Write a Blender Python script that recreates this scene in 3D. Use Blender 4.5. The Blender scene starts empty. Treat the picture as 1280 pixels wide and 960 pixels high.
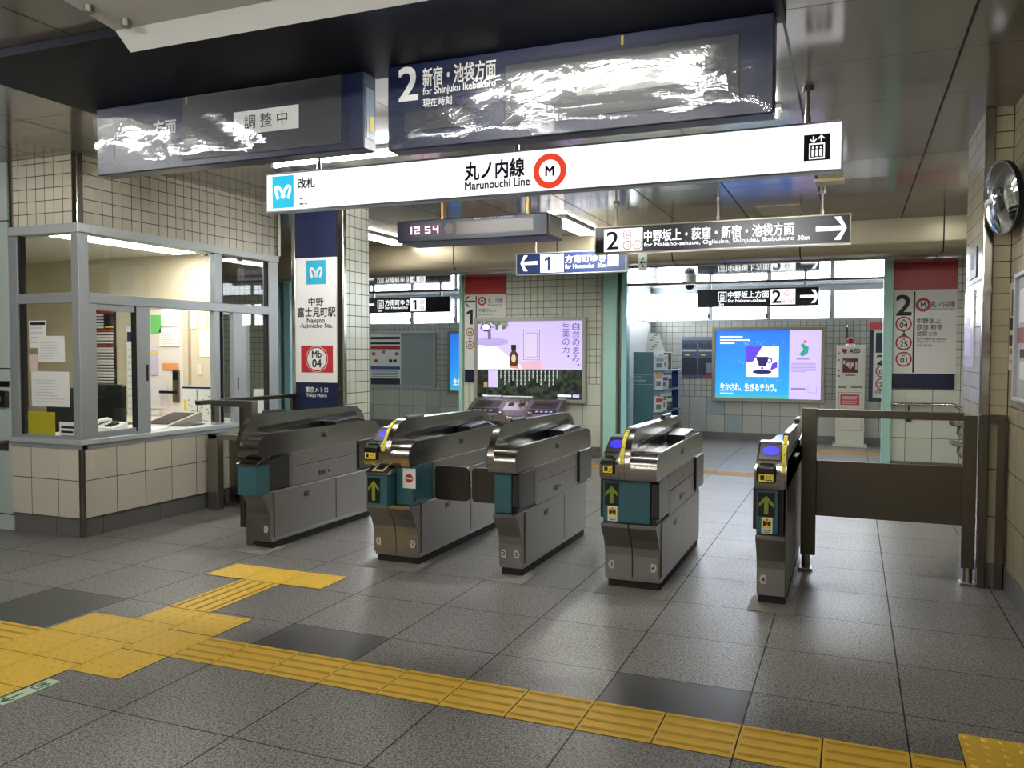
import bpy, bmesh, math, random
from mathutils import Vector, Matrix
random.seed(7)
sc = bpy.context.scene
col = sc.collection

# ------------------------------------------------------------------ camera, world, exposure
H = 1.475
AX = Vector((0.92635223, 0.3766512, 0.00232697))      # camera right in the world
AY = Vector((0.01653045, -0.03448215, -0.9992686))    # camera down in the world
AZ = Vector((-0.37629548, 0.92571316, -0.03816883))   # camera forward in the world
FPX = 1047.0
cam = bpy.data.cameras.new('camera')
camo = bpy.data.objects.new('camera', cam)
col.objects.link(camo)
camo.matrix_world = Matrix(((AX.x, -AY.x, -AZ.x, 0), (AX.y, -AY.y, -AZ.y, 0), (AX.z, -AY.z, -AZ.z, H), (0, 0, 0, 1)))
cam.sensor_width = 36
cam.lens = FPX / 1280 * 36
cam.clip_start = 0.05
sc.camera = camo
sc.view_settings.view_transform = 'Standard'
sc.view_settings.look = 'None'
sc.view_settings.gamma = 1
sc.view_settings.use_curve_mapping = False
sc.view_settings.exposure = 0.92
w = bpy.data.worlds.new('world'); sc.world = w; w.use_nodes = True
w.node_tree.nodes['Background'].inputs[0].default_value = (0.9, 0.95, 1, 1)
w.node_tree.nodes['Background'].inputs[1].default_value = 0.6
sc.cycles.max_bounces = 8
sc.cycles.diffuse_bounces = 4
sc.cycles.glossy_bounces = 4
sc.cycles.transparent_max_bounces = 16
sc.cycles.caustics_reflective = False
sc.cycles.caustics_refractive = False
sc.cycles.sample_clamp_indirect = 6.0
TUBE = 85.0      # fluorescent tube radiance
BOOTH = 17.0      # booth ceiling panel
SIGN = 1.2       # backlit sign faces
SKY = 9.0        # frosted windows to daylight

def ray(u, v):
    return AX * (u - 640) + AY * (v - 480) + AZ * FPX
def at(u, v, Y):
    d = ray(u, v); t = Y / d.y
    return (d.x * t, H + d.z * t)          # X, Z on a plane facing the concourse
def atX(u, v, X):
    d = ray(u, v); t = X / d.x
    return (d.y * t, H + d.z * t)          # Y, Z on a plane along the passage
def atZ(u, v, Z):
    d = ray(u, v); t = (Z - H) / d.z
    return (d.x * t, d.y * t)

# ------------------------------------------------------------------ materials
def lin(c):
    if isinstance(c, str):
        c = c.lstrip('#'); c = [int(c[i:i + 2], 16) / 255 for i in (0, 2, 4)]
    return tuple((x / 12.92 if x <= 0.04045 else ((x + 0.055) / 1.055) ** 2.4) for x in c) + (1,)
MATS = {}
def mat(name, color, rough=0.5, metal=0.0, emit=0.0, ecol=None, spec=0.5, coat=0.0, bump=None):
    if name in MATS: return MATS[name]
    m = bpy.data.materials.new(name); m.use_nodes = True
    b = m.node_tree.nodes['Principled BSDF']
    b.inputs['Base Color'].default_value = lin(color)
    b.inputs['Roughness'].default_value = rough
    b.inputs['Metallic'].default_value = metal
    b.inputs['Specular IOR Level'].default_value = spec
    b.inputs['Coat Weight'].default_value = coat
    if emit:
        if emit < 2: emit *= 0.54
        b.inputs['Emission Color'].default_value = lin(ecol or color)
        b.inputs['Emission Strength'].default_value = emit
    if bump:
        sca, st = bump
        n = m.node_tree.nodes.new('ShaderNodeTexNoise'); n.inputs['Scale'].default_value = sca
        bp = m.node_tree.nodes.new('ShaderNodeBump'); bp.inputs['Strength'].default_value = st
        bp.inputs['Distance'].default_value = 0.01
        g = m.node_tree.nodes.new('ShaderNodeNewGeometry')
        m.node_tree.links.new(g.outputs['Position'], n.inputs['Vector'])
        m.node_tree.links.new(n.outputs['Fac'], bp.inputs['Height'])
        m.node_tree.links.new(bp.outputs['Normal'], b.inputs['Normal'])
    MATS[name] = m
    return m
class NT:
    """tiny node helper"""
    def __init__(s, m): s.t = m.node_tree; s.n = s.t.nodes; s.l = s.t.links
    def new(s, k): return s.n.new(k)
    def link(s, a, b): s.l.new(a, b)
    def math(s, op, a, b=None):
        n = s.n.new('ShaderNodeMath'); n.operation = op
        for i, x in enumerate((a, b)):
            if x is None: continue
            if isinstance(x, (int, float)): n.inputs[i].default_value = x
            else: s.l.new(x, n.inputs[i])
        return n.outputs[0]
    def mix(s, f, a, b):
        n = s.n.new('ShaderNodeMix'); n.data_type = 'RGBA'
        for k, x in ((0, f), (6, a), (7, b)):
            if isinstance(x, (int, float)): n.inputs[k].default_value = x
            elif isinstance(x, tuple): n.inputs[k].default_value = x
            else: s.l.new(x, n.inputs[k])
        return n.outputs[2]
def joint_mask(k, p, off, size, j):
    """1 in the joint, 0 on the tile; also the tile index"""
    q = k.math('DIVIDE', k.math('SUBTRACT', p, off), size)
    fr = k.math('FRACT', q)
    e = k.math('ABSOLUTE', k.math('SUBTRACT', fr, 0.5))
    return k.math('GREATER_THAN', e, 0.5 - j / (2 * size)), k.math('FLOOR', q)
def tile_mat(name, axis, tile, grout, split, small, big, zoff_small, zoff_big, uoff=0.0, joint=0.006, rough=0.25, tint=None, var=0.06):
    """wall tiles: big squares below z = split, small ones above"""
    m = bpy.data.materials.new(name); m.use_nodes = True
    k = NT(m); b = m.node_tree.nodes['Principled BSDF']
    g = k.new('ShaderNodeNewGeometry'); s = k.new('ShaderNodeSeparateXYZ'); k.link(g.outputs['Position'], s.inputs[0])
    u = s.outputs[axis]; z = s.outputs['Z']
    def layer(size, zo):
        a, ia = joint_mask(k, u, uoff, size, joint); c, ic = joint_mask(k, z, zo, size, joint)
        wn = k.new('ShaderNodeTexWhiteNoise'); cv = k.new('ShaderNodeCombineXYZ')
        k.link(ia, cv.inputs[0]); k.link(ic, cv.inputs[1]); k.link(cv.outputs[0], wn.inputs['Vector'])
        return k.math('MAXIMUM', a, c), wn.outputs['Value']
    ms, rs = layer(small, zoff_small)
    mb_, rb = layer(big, zoff_big)
    top = k.math('GREATER_THAN', z, split)
    mask = k.mix(top, mb_, ms)
    rnd = k.mix(top, rb, rs)
    ct = lin(tile); dk = tuple(x * (1 - var * 2) for x in ct[:3]) + (1,)
    base = k.mix(rnd, dk, ct)
    if tint:
        base = k.mix(k.math('MULTIPLY', k.math('GREATER_THAN', rb, 0.84), k.math('SUBTRACT', 1.0, top)), base, lin(tint))
    k.link(k.mix(mask, base, lin(grout)), b.inputs['Base Color'])
    r = k.math('ADD', k.math('MULTIPLY', mask, 0.5), rough)
    k.link(r, b.inputs['Roughness'])
    bp = k.new('ShaderNodeBump'); bp.inputs['Strength'].default_value = 0.4; bp.inputs['Distance'].default_value = 0.003
    k.link(k.math('SUBTRACT', 1.0, mask), bp.inputs['Height']); k.link(bp.outputs['Normal'], b.inputs['Normal'])
    return m
def steel(name, color, rough=0.3, aniso=0.0, scl=(3, 3, 160)):
    m = bpy.data.materials.new(name); m.use_nodes = True
    k = NT(m); b = m.node_tree.nodes['Principled BSDF']
    b.inputs['Metallic'].default_value = 1.0
    g = k.new('ShaderNodeNewGeometry'); mp = k.new('ShaderNodeMapping'); mp.inputs['Scale'].default_value = scl
    k.link(g.outputs['Position'], mp.inputs['Vector'])
    n = k.new('ShaderNodeTexNoise'); n.inputs['Scale'].default_value = 1.0; n.inputs['Detail'].default_value = 4
    k.link(mp.outputs[0], n.inputs['Vector'])
    c = lin(color); d = tuple(x * 0.97 for x in c[:3]) + (1,)
    k.link(k.mix(n.outputs['Fac'], d, c), b.inputs['Base Color'])
    k.link(k.math('ADD', k.math('MULTIPLY', n.outputs['Fac'], 0.03), rough - 0.015), b.inputs['Roughness'])
    return m

def floor_mat():
    m = bpy.data.materials.new('granite_tile_floor'); m.use_nodes = True
    k = NT(m); b = m.node_tree.nodes['Principled BSDF']
    g = k.new('ShaderNodeNewGeometry'); s = k.new('ShaderNodeSeparateXYZ'); k.link(g.outputs['Position'], s.inputs[0])
    X, Y = s.outputs['X'], s.outputs['Y']
    mx, ix = joint_mask(k, X, -0.982, 0.6, 0.007)
    my, iy = joint_mask(k, Y, 3.717, 0.6, 0.006)
    mask = k.math('MAXIMUM', mx, my)
    wn = k.new('ShaderNodeTexWhiteNoise'); cv = k.new('ShaderNodeCombineXYZ')
    k.link(ix, cv.inputs[0]); k.link(iy, cv.inputs[1]); k.link(cv.outputs[0], wn.inputs['Vector'])
    n1 = k.new('ShaderNodeTexNoise'); n1.inputs['Scale'].default_value = 130; n1.inputs['Detail'].default_value = 3
    n2 = k.new('ShaderNodeTexNoise'); n2.inputs['Scale'].default_value = 2.2; n2.inputs['Detail'].default_value = 4
    n3 = k.new('ShaderNodeTexNoise'); n3.inputs['Scale'].default_value = 60; n3.inputs['Detail'].default_value = 2
    for n in (n1, n2, n3): k.link(g.outputs['Position'], n.inputs['Vector'])
    ramp = k.new('ShaderNodeValToRGB')
    ramp.color_ramp.elements[0].position = 0.40; ramp.color_ramp.elements[0].color = lin('#484642')
    ramp.color_ramp.elements[1].position = 0.60; ramp.color_ramp.elements[1].color = lin('#a4a09a')
    k.link(n1.outputs['Fac'], ramp.inputs['Fac'])
    spots = k.math('GREATER_THAN', n3.outputs['Fac'], 0.62)
    c = k.mix(k.math('MULTIPLY', spots, 0.75), ramp.outputs['Color'], lin('#2b2926'))
    tone = k.math('ADD', k.math('MULTIPLY', n2.outputs['Fac'], 0.25), k.math('ADD', k.math('MULTIPLY', wn.outputs['Value'], 0.12), 0.80))
    hsv = k.new('ShaderNodeHueSaturation'); k.link(c, hsv.inputs['Color']); k.link(tone, hsv.inputs['Value'])
    def inbox(x0, x1, y0, y1):
        a = k.math('MULTIPLY', k.math('GREATER_THAN', X, x0), k.math('LESS_THAN', X, x1))
        c2 = k.math('MULTIPLY', k.math('GREATER_THAN', Y, y0), k.math('LESS_THAN', Y, y1))
        return k.math('MULTIPLY', a, c2)
    dark = k.math('MAXIMUM', k.math('MAXIMUM', inbox(-0.982, -0.382, 3.36, 3.717), inbox(-2.782, -2.182, 3.36, 3.717)), inbox(-4.582, -3.982, 3.13, 3.717))
    base = k.mix(dark, hsv.outputs['Color'], lin('#4b4a48'))
    k.link(k.mix(mask, base, lin('#191714')), b.inputs['Base Color'])
    k.link(k.math('ADD', k.math('MULTIPLY', n2.outputs['Fac'], 0.18), k.math('ADD', k.math('MULTIPLY', mask, 0.3), 0.27)), b.inputs['Roughness'])
    bp = k.new('ShaderNodeBump'); bp.inputs['Strength'].default_value = 0.14; bp.inputs['Distance'].default_value = 0.003
    k.link(k.math('SUBTRACT', n1.outputs['Fac'], k.math('MULTIPLY', mask, 2.0)), bp.inputs['Height']); k.link(bp.outputs['Normal'], b.inputs['Normal'])
    return m
def panel_mat(name, color, axisjoints, rough=0.12, metal=0.0, spec=0.6, groove='#0c0b0a', coat=0.0):
    m = bpy.data.materials.new(name); m.use_nodes = True
    k = NT(m); b = m.node_tree.nodes['Principled BSDF']
    g = k.new('ShaderNodeNewGeometry'); s = k.new('ShaderNodeSeparateXYZ'); k.link(g.outputs['Position'], s.inputs[0])
    mask = None
    for ax, off, size, j in axisjoints:
        q, _ = joint_mask(k, s.outputs[ax], off, size, j)
        mask = q if mask is None else k.math('MAXIMUM', mask, q)
    k.link(k.mix(mask, lin(color), lin(groove)), b.inputs['Base Color'])
    b.inputs['Metallic'].default_value = metal
    b.inputs['Specular IOR Level'].default_value = spec
    b.inputs['Coat Weight'].default_value = coat
    b.inputs['Coat Roughness'].default_value = 0.06
    k.link(k.math('ADD', k.math('MULTIPLY', mask, 0.5), rough), b.inputs['Roughness'])
    return m
def glass_mat(name, refl=0.1, tint=(0.96, 0.98, 0.97, 1), rough=0.0):
    m = bpy.data.materials.new(name); m.use_nodes = True
    k = NT(m); n = m.node_tree.nodes; n.remove(n['Principled BSDF']); out = n['Material Output']
    tr = k.new('ShaderNodeBsdfTransparent'); tr.inputs[0].default_value = tint
    gl = k.new('ShaderNodeBsdfGlossy'); gl.inputs['Roughness'].default_value = rough
    lw = k.new('ShaderNodeLayerWeight'); lw.inputs['Blend'].default_value = 0.5
    mx = k.new('ShaderNodeMixShader')
    f5 = k.math('POWER', lw.outputs['Facing'], 5.0)
    k.link(k.math('ADD', k.math('MULTIPLY', f5, 0.5), refl), mx.inputs[0]); k.link(tr.outputs[0], mx.inputs[1]); k.link(gl.outputs[0], mx.inputs[2])
    k.link(mx.outputs[0], out.inputs['Surface'])
    return m
def wrap_mat():
    """crinkled clear plastic film"""
    m = glass_mat('plastic_film', 0.09, (0.95, 0.96, 0.97, 1), 0.03)
    k = NT(m); g = k.new('ShaderNodeNewGeometry')
    mp = k.new('ShaderNodeMapping'); mp.inputs['Scale'].default_value = (1.0, 1.0, 2.2); mp.inputs['Rotation'].default_value = (0, 0.5, 0)
    k.link(g.outputs['Position'], mp.inputs['Vector'])
    n = k.new('ShaderNodeTexNoise'); n.inputs['Scale'].default_value = 5; n.inputs['Detail'].default_value = 3; n.inputs['Distortion'].default_value = 2.5
    k.link(mp.outputs[0], n.inputs['Vector'])
    bp = k.new('ShaderNodeBump'); bp.inputs['Strength'].default_value = 0.10; bp.inputs['Distance'].default_value = 0.012
    k.link(n.outputs['Fac'], bp.inputs['Height'])
    for x in m.node_tree.nodes:
        if x.type in ('BSDF_GLOSSY', 'LAYER_WEIGHT'): k.link(bp.outputs['Normal'], x.inputs['Normal'])
    return m

# ------------------------------------------------------------------ mesh builder
def wloc(o):
    v = Vector((0, 0, 0))
    while o is not None: v += o.location; o = o.parent
    return v
class MB:
    def __init__(s): s.bm = bmesh.new()
    def _mi(s, faces, mi):
        for f in faces: f.material_index = mi
    def box(s, x0, x1, y0, y1, z0, z1, mi=0, bev=0.0, seg=2):
        r = bmesh.ops.create_cube(s.bm, size=1)
        M = Matrix.Translation(((x0 + x1) / 2, (y0 + y1) / 2, (z0 + z1) / 2)) @ Matrix.Diagonal((abs(x1 - x0), abs(y1 - y0), abs(z1 - z0), 1))
        bmesh.ops.transform(s.bm, matrix=M, verts=r['verts'])
        fs = set(f for v in r['verts'] for f in v.link_faces)
        s._mi(fs, mi)
        if bev:
            es = list(set(e for v in r['verts'] for e in v.link_edges))
            q = bmesh.ops.bevel(s.bm, geom=es, offset=bev, segments=seg, affect='EDGES', profile=0.5, clamp_overlap=True)
            s._mi(q['faces'], mi)
        return s
    def prism(s, pts, axis, a, b, mi=0, bev=0.0):
        """polygon pts in the plane across `axis`, extruded from a to b. axis 'x': pts=(y,z); 'y': (x,z); 'z': (x,y)"""
        def P(p, t):
            return {'x': (t, p[0], p[1]), 'y': (p[0], t, p[1]), 'z': (p[0], p[1], t)}[axis]
        va = [s.bm.verts.new(P(p, a)) for p in pts]; vb = [s.bm.verts.new(P(p, b)) for p in pts]
        fs = [s.bm.faces.new(va), s.bm.faces.new(vb)]
        n = len(pts)
        for i in range(n): fs.append(s.bm.faces.new((va[i], va[(i + 1) % n], vb[(i + 1) % n], vb[i])))
        bmesh.ops.recalc_face_normals(s.bm, faces=fs)
        s._mi(fs, mi)
        if bev:
            es = set(e for v in va for e in v.link_edges if e.other_vert(v) in va) | set(e for v in vb for e in v.link_edges if e.other_vert(v) in vb)
            q = bmesh.ops.bevel(s.bm, geom=list(es), offset=bev, segments=2, affect='EDGES', profile=0.5, clamp_overlap=True)
            s._mi(q['faces'], mi)
        return s
    def cyl(s, p0, p1, r, seg=16, mi=0, r2=None):
        p0, p1 = Vector(p0), Vector(p1); d = p1 - p0
        q = bmesh.ops.create_cone(s.bm, cap_ends=True, segments=seg, radius1=r, radius2=r if r2 is None else r2, depth=d.length)
        M = Matrix.Translation((p0 + p1) / 2) @ d.to_track_quat('Z', 'Y').to_matrix().to_4x4()
        bmesh.ops.transform(s.bm, matrix=M, verts=q['verts'])
        s._mi(set(f for v in q['verts'] for f in v.link_faces), mi)
        return s
    def tube(s, pts, r, seg=10, mi=0):
        pts = [Vector(p) for p in pts]; rings = []
        up = Vector((0.13, 0.21, 0.97))
        for i, p in enumerate(pts):
            d = (pts[min(i + 1, len(pts) - 1)] - pts[max(i - 1, 0)]).normalized()
            a = d.cross(up).normalized(); b = d.cross(a).normalized()
            rings.append([s.bm.verts.new(p + (a * math.cos(t) + b * math.sin(t)) * r) for t in [2 * math.pi * j / seg for j in range(seg)]])
        fs = []
        for A, B in zip(rings, rings[1:]):
            for j in range(seg): fs.append(s.bm.faces.new((A[j], A[(j + 1) % seg], B[(j + 1) % seg], B[j])))
        fs.append(s.bm.faces.new(rings[0])); fs.append(s.bm.faces.new(rings[-1]))
        bmesh.ops.recalc_face_normals(s.bm, faces=fs); s._mi(fs, mi)
        return s
    def sphere(s, c, r, mi=0, scl=(1, 1, 1), u=20, v=12):
        q = bmesh.ops.create_uvsphere(s.bm, u_segments=u, v_segments=v, radius=r)
        bmesh.ops.transform(s.bm, matrix=Matrix.Translation(c) @ Matrix.Diagonal((*scl, 1)), verts=q['verts'])
        s._mi(set(f for x in q['verts'] for f in x.link_faces), mi)
        return s
    def ring(s, c, ro, ri, y0, y1, mi=0, seg=40):
        """flat ring facing the concourse (plane across y)"""
        def R(r, y): return [s.bm.verts.new((c[0] + r * math.cos(2 * math.pi * i / seg), y, c[1] + r * math.sin(2 * math.pi * i / seg))) for i in range(seg)]
        a, b, c2, d = R(ro, y0), R(ri, y0), R(ro, y1), R(ri, y1); fs = []
        for i in range(seg):
            j = (i + 1) % seg
            fs += [s.bm.faces.new((a[i], a[j], b[j], b[i])), s.bm.faces.new((c2[i], d[i], d[j], c2[j])), s.bm.faces.new((a[i], c2[i], c2[j], a[j])), s.bm.faces.new((b[i], b[j], d[j], d[i]))]
        bmesh.ops.recalc_face_normals(s.bm, faces=fs); s._mi(fs, mi)
        return s
    def disc(s, c, r, y0, y1, mi=0, seg=40):
        return s.prism([(c[0] + r * math.cos(2 * math.pi * i / seg), c[1] + r * math.sin(2 * math.pi * i / seg)) for i in range(seg)], 'y', y0, y1, mi)
    def text(s, body, o, size, mi=0, align='LEFT', bold=0.0, width=None, ux=(1, 0, 0), uz=(0, 0, 1), height=None, spacing=1.0):
        """lettering; o is the lower left (or centre) of the baseline"""
        cu = bpy.data.curves.new('lettering_curve', 'FONT'); cu.body = body; cu.size = 1.0; cu.align_x = 'LEFT'
        cu.resolution_u = 3; cu.space_line = spacing; cu.fill_mode = 'FRONT'
        ob = bpy.data.objects.new('lettering_curve', cu); col.objects.link(ob)
        dg = bpy.context.evaluated_depsgraph_get(); dg.update()
        me = bpy.data.meshes.new_from_object(ob.evaluated_get(dg))
        bpy.data.objects.remove(ob); bpy.data.curves.remove(cu)
        if not me.vertices: return s
        xs = [v.co.x for v in me.vertices]; ys = [v.co.y for v in me.vertices]
        x0, wx = min(xs), max(xs) - min(xs); y0, hy = min(ys), max(ys) - min(ys)
        sx = size if width is None else width / wx
        sy = size if height is None else height / hy
        if height is not None and width is None: sx = sy
        if width is not None and height is None and size is None: sy = sx
        by = y0 if height is not None else 0
        dx = {'LEFT': 0, 'CENTER': -wx * sx / 2, 'RIGHT': -wx * sx}[align]
        o = Vector(o); ux = Vector(ux); uz = Vector(uz)
        k = bold * 0.8
        shifts = [(0, 0)] if not bold else [(-k, -k), (k, -k), (-k, k), (k, k)] + ([(0, 0)] if bold > .02 else [])
        nrm = ux.cross(uz)
        for q, (ex, ez) in enumerate(shifts):
            vs = [s.bm.verts.new(o + nrm * (q * 5e-5) + ux * ((v.co.x - x0 + ex) * sx + dx) + uz * ((v.co.y - by + ez) * sy)) for v in me.vertices]
            for p in me.polygons:
                try: f = s.bm.faces.new([vs[i] for i in p.vertices]); f.material_index = mi
                except ValueError: pass
        bpy.data.meshes.remove(me)
        return s
    def build(s, name, mats, parent=None, smooth=False, **props):
        if not isinstance(mats, (list, tuple)): mats = [mats]
        vs = s.bm.verts
        if parent is None:
            lo = Vector((min(v.co.x for v in vs), min(v.co.y for v in vs), min(v.co.z for v in vs)))
            hi = Vector((max(v.co.x for v in vs), max(v.co.y for v in vs), max(v.co.z for v in vs)))
            off = Vector(((lo.x + hi.x) / 2, (lo.y + hi.y) / 2, lo.z)); org = off
        else:
            off = wloc(parent); org = Vector((0, 0, 0))
        bmesh.ops.translate(s.bm, vec=-off, verts=list(vs))
        me = bpy.data.meshes.new(name); s.bm.to_mesh(me); s.bm.free()
        for m in mats: me.materials.append(m)
        if smooth:
            for p in me.polygons: p.use_smooth = True
            me.set_sharp_from_angle(angle=math.radians(35))
        o = bpy.data.objects.new(name, me); col.objects.link(o); o.location = org
        if parent is not None: o.parent = parent
        for k_, v_ in props.items(): o[k_] = v_
        return o
def thing(name, label, cat, loc, group=None):
    o = bpy.data.objects.new(name, None); col.objects.link(o); o.location = loc; o.empty_display_size = 0.1
    o['label'] = label; o['category'] = cat
    if group: o['group'] = group
    return o
def tag(o, label, cat, group=None):
    o['label'] = label; o['category'] = cat
    if group: o['group'] = group
    return o
def struct(o, label=None, cat=None):
    o['kind'] = 'structure'
    if label: o['label'] = label
    if cat: o['category'] = cat
    return o
B = lambda *a, **k: MB().box(*a, **k)

# ------------------------------------------------------------------ palette
M_FLOOR = floor_mat()
M_CEIL = panel_mat('ceiling_metal_panels', '#8f8a82', (('X', -0.32, 0.8, 0.014), ('Y', 4.775, 0.806, 0.008)), 0.14, 0.25, 0.7)
M_CEIL2 = panel_mat('glossy_white_ceiling_panels', '#c9ced2', (('X', -0.32, 1.2, 0.012), ('Y', 12.2, 1.5, 0.012)), 0.05, 0.6, 0.7)
M_BULK = panel_mat('cream_metal_panels', '#a89d86', (('X', -8.2, 1.52, 0.014),), 0.28, 0.35)
M_STEEL = steel('brushed_stainless', '#98928a', 0.34, scl=(3, 3, 9))
M_STEEL_D = steel('dark_brushed_stainless', '#645d52', 0.36, scl=(3, 3, 9))
M_SATIN = steel('satin_stainless', '#a39d94', 0.20, scl=(3, 3, 9))
M_CHROME = steel('polished_stainless', '#b5b0a6', 0.14, scl=(2, 2, 40))
M_ALU = mat('anodised_aluminium', '#b4b9bb', 0.4, 0.45)
M_ALU_L = mat('pale_aluminium', '#cbd0d0', 0.42, 0.35)
M_BLACK = mat('black_plastic', '#0e0e0f', 0.35)
M_RUB = mat('black_rubber', '#15140f', 0.7)
M_FLAP = mat('dark_brown_flap', '#2a2520', 0.3, coat=0.2)
M_TEAL = mat('teal_gate_panel', '#365f66', 0.35)
M_TEALF = mat('pale_teal_paint', '#acdccf', 0.35)
M_TEALC = mat('cyan_teal_paint', '#a6dfe8', 0.3)
M_TEALD = mat('deep_teal_paint', '#225963', 0.4)
M_NAVY = mat('navy_enamel', '#0d1738', 0.35)
M_NAVYD = mat('dark_navy_cover', '#090d1d', 0.55, spec=0.25)
M_WHITE = mat('white_print', '#e9e8e2', 0.45)
M_CREAM = mat('cream_paint', '#d6c9ae', 0.6)
M_PAPER = mat('paper', '#ecebe4', 0.8)
M_INK = mat('black_ink', '#12121a', 0.6)
M_GREY = mat('grey_print', '#8a8d90', 0.6)
M_FAINT = mat('faint_print', '#cfd0d1', 0.7)
M_LGREY = mat('light_grey_print', '#b9bcbd', 0.6)
M_RED = mat('red_print', '#b3262a', 0.4)
M_REDO = mat('orange_red_ring', '#e8472f', 0.5, emit=0.9)
M_YEL = mat('yellow_label', '#f2dc45', 0.45)
M_CYAN = mat('cyan_square', '#19b4d8', 0.5, emit=1.0)
M_CYANP = mat('blue_square_print', '#2fa3c7', 0.4)
M_SIGN = mat('backlit_white_face', '#f4f6fb', 0.3, emit=SIGN)
M_SIGNT = mat('backlit_white_letter', '#ffffff', 0.4, emit=1.0)
M_SIGNK = mat('black_sign_face', '#15171d', 0.3)
M_SIGNB = mat('indigo_sign_face', '#2b3a6a', 0.3, emit=0.25)
M_SIGNR = mat('pale_red_ring_print', '#c8504b', 0.5, emit=0.3)
M_INKL = mat('ink_on_lit_face', '#10111a', 0.6)
M_GRYL = mat('grey_ink_on_lit_face', '#70757c', 0.6, emit=0.2)
M_TUBE = mat('fluorescent_tube', '#ffffff', 0.4, emit=TUBE, ecol='#fcfcfb')
M_LAMPW = mat('white_lamp_housing', '#d9d8d2', 0.4)
M_LAMPC = mat('cream_lamp_housing', '#cdbb8e', 0.4)
M_SKY = mat('frosted_daylight_pane', '#f4f8ff', 0.5, emit=SKY, ecol='#f3f8ff')
M_BOOTHL = mat('booth_light_diffuser', '#ffffff', 0.5, emit=BOOTH, ecol='#fffdf6')
M_GLASS = glass_mat('window_glass', 0.035)
M_WRAP = wrap_mat()
M_TACT = mat('yellow_tactile_rubber', '#f2c645', 0.5, bump=(60, 0.05))
M_TACTB = mat('shade_toned_tactile_bar', '#c0962e', 0.5)  # darker yellow paints in the shadow lines along the bar edges
M_TGROUT = mat('dark_tactile_joint', '#2a2312', 0.8)
M_TACTF = mat('amber_tactile_rubber', '#c99a3c', 0.5)
M_MIRROR = mat('convex_mirror_surface', '#e6e8ea', 0.02, 1.0)
M_LED = mat('arrow_lamp_green', '#6f7f26', 0.5, emit=0.12)
M_CLK = mat('clock_digit_lit', '#ffd9ee', 0.5, emit=1.6)
M_PAD = mat('card_pad_blue_glow', '#2c22e6', 0.3, emit=1.0)
M_GREEN = mat('green_print', '#1e7a4a', 0.5)
M_PALEG = mat('glow_pale_green', '#cfe6c2', 0.6)
M_CONC = mat('pale_mortar', '#8e8a82', 0.8, bump=(150, 0.3))
M_PLINTH = panel_mat('grey_stone_plinth', '#6d6a66', (('X', 0.1, 0.6, 0.004), ('Y', 0.2, 0.6, 0.004)), 0.4, 0.0, 0.5)
M_TILE_BX = tile_mat('booth_tiles_facing', 'X', '#d9d1bd', '#2a261f', 1.5, 0.0985, 0.3, 2.466, 0.15, -5.55)
M_TILE_BY = tile_mat('booth_tiles_side', 'Y', '#d9d1bd', '#2a261f', 1.5, 0.0985, 0.3, 2.466, 0.15, 4.83)
M_TILE_RX = tile_mat('pilaster_tiles', 'X', '#b9ad8f', '#231d13', 1.045, 0.1, 0.3, 1.045, 0.145, 0.80)
M_TILE_RY = tile_mat('right_wall_tiles', 'Y', '#b9ad8f', '#231d13', 1.045, 0.1, 0.3, 1.045, 0.145, 0.0)
M_TILE_B = tile_mat('back_wall_tiles', 'X', '#e4e8d6', '#2a2c26', 1.02, 0.1, 0.3, 1.02, 0.12, 0.02)
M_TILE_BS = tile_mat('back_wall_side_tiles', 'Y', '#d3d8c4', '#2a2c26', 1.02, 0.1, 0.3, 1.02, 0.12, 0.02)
M_TILE_F = tile_mat('far_wall_tiles', 'X', '#bfc1b6', '#2b2c29', 0.72, 0.1, 0.3, 0.72, 0.12, 0.1, tint='#9dafad')
M_TILE_C = tile_mat('pillar_tiles', 'Y', '#dfe3cf', '#30312b', 0.3, 0.1, 0.3, 0.3, 0.0, 6.36)
M_TILE_CX = tile_mat('pillar_tiles_facing', 'X', '#dfe3cf', '#30312b', 0.3, 0.1, 0.3, 0.3, 0.0, -4.2)
M_PANELW = panel_mat('pale_green_wall_panels', '#b9c6bd', (('Z', 1.33, 1.2, 0.01),), 0.35)
M_BOARDG = mat('grey_pinboard', '#9ba4a4', 0.6)

# ------------------------------------------------------------------ the setting
struct(B(-13, 5, -6, 16, -0.15, 0).build('floor', M_FLOOR))
struct(B(-13, 5, -6, 10.62, 3.0, 3.15).build('ceiling', M_CEIL))
struct(B(-13, 5, 10.9, 16, 2.58, 2.7).build('ceiling_alcove', M_CEIL2))
# bulkhead with a rounded lower edge
prof = [(10.52, 3.05), (10.52, 2.74)] + [(10.52 + 0.13 * (1 - math.cos(a)), 2.74 - 0.13 * math.sin(a)) for a in [math.pi / 2 * i / 6 for i in range(1, 7)]] + [(11.5, 2.61), (11.5, 3.05)]
struct(MB().prism(prof, 'x', -13, 5).build('trim_bulkhead', M_BULK, smooth=True))
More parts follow.
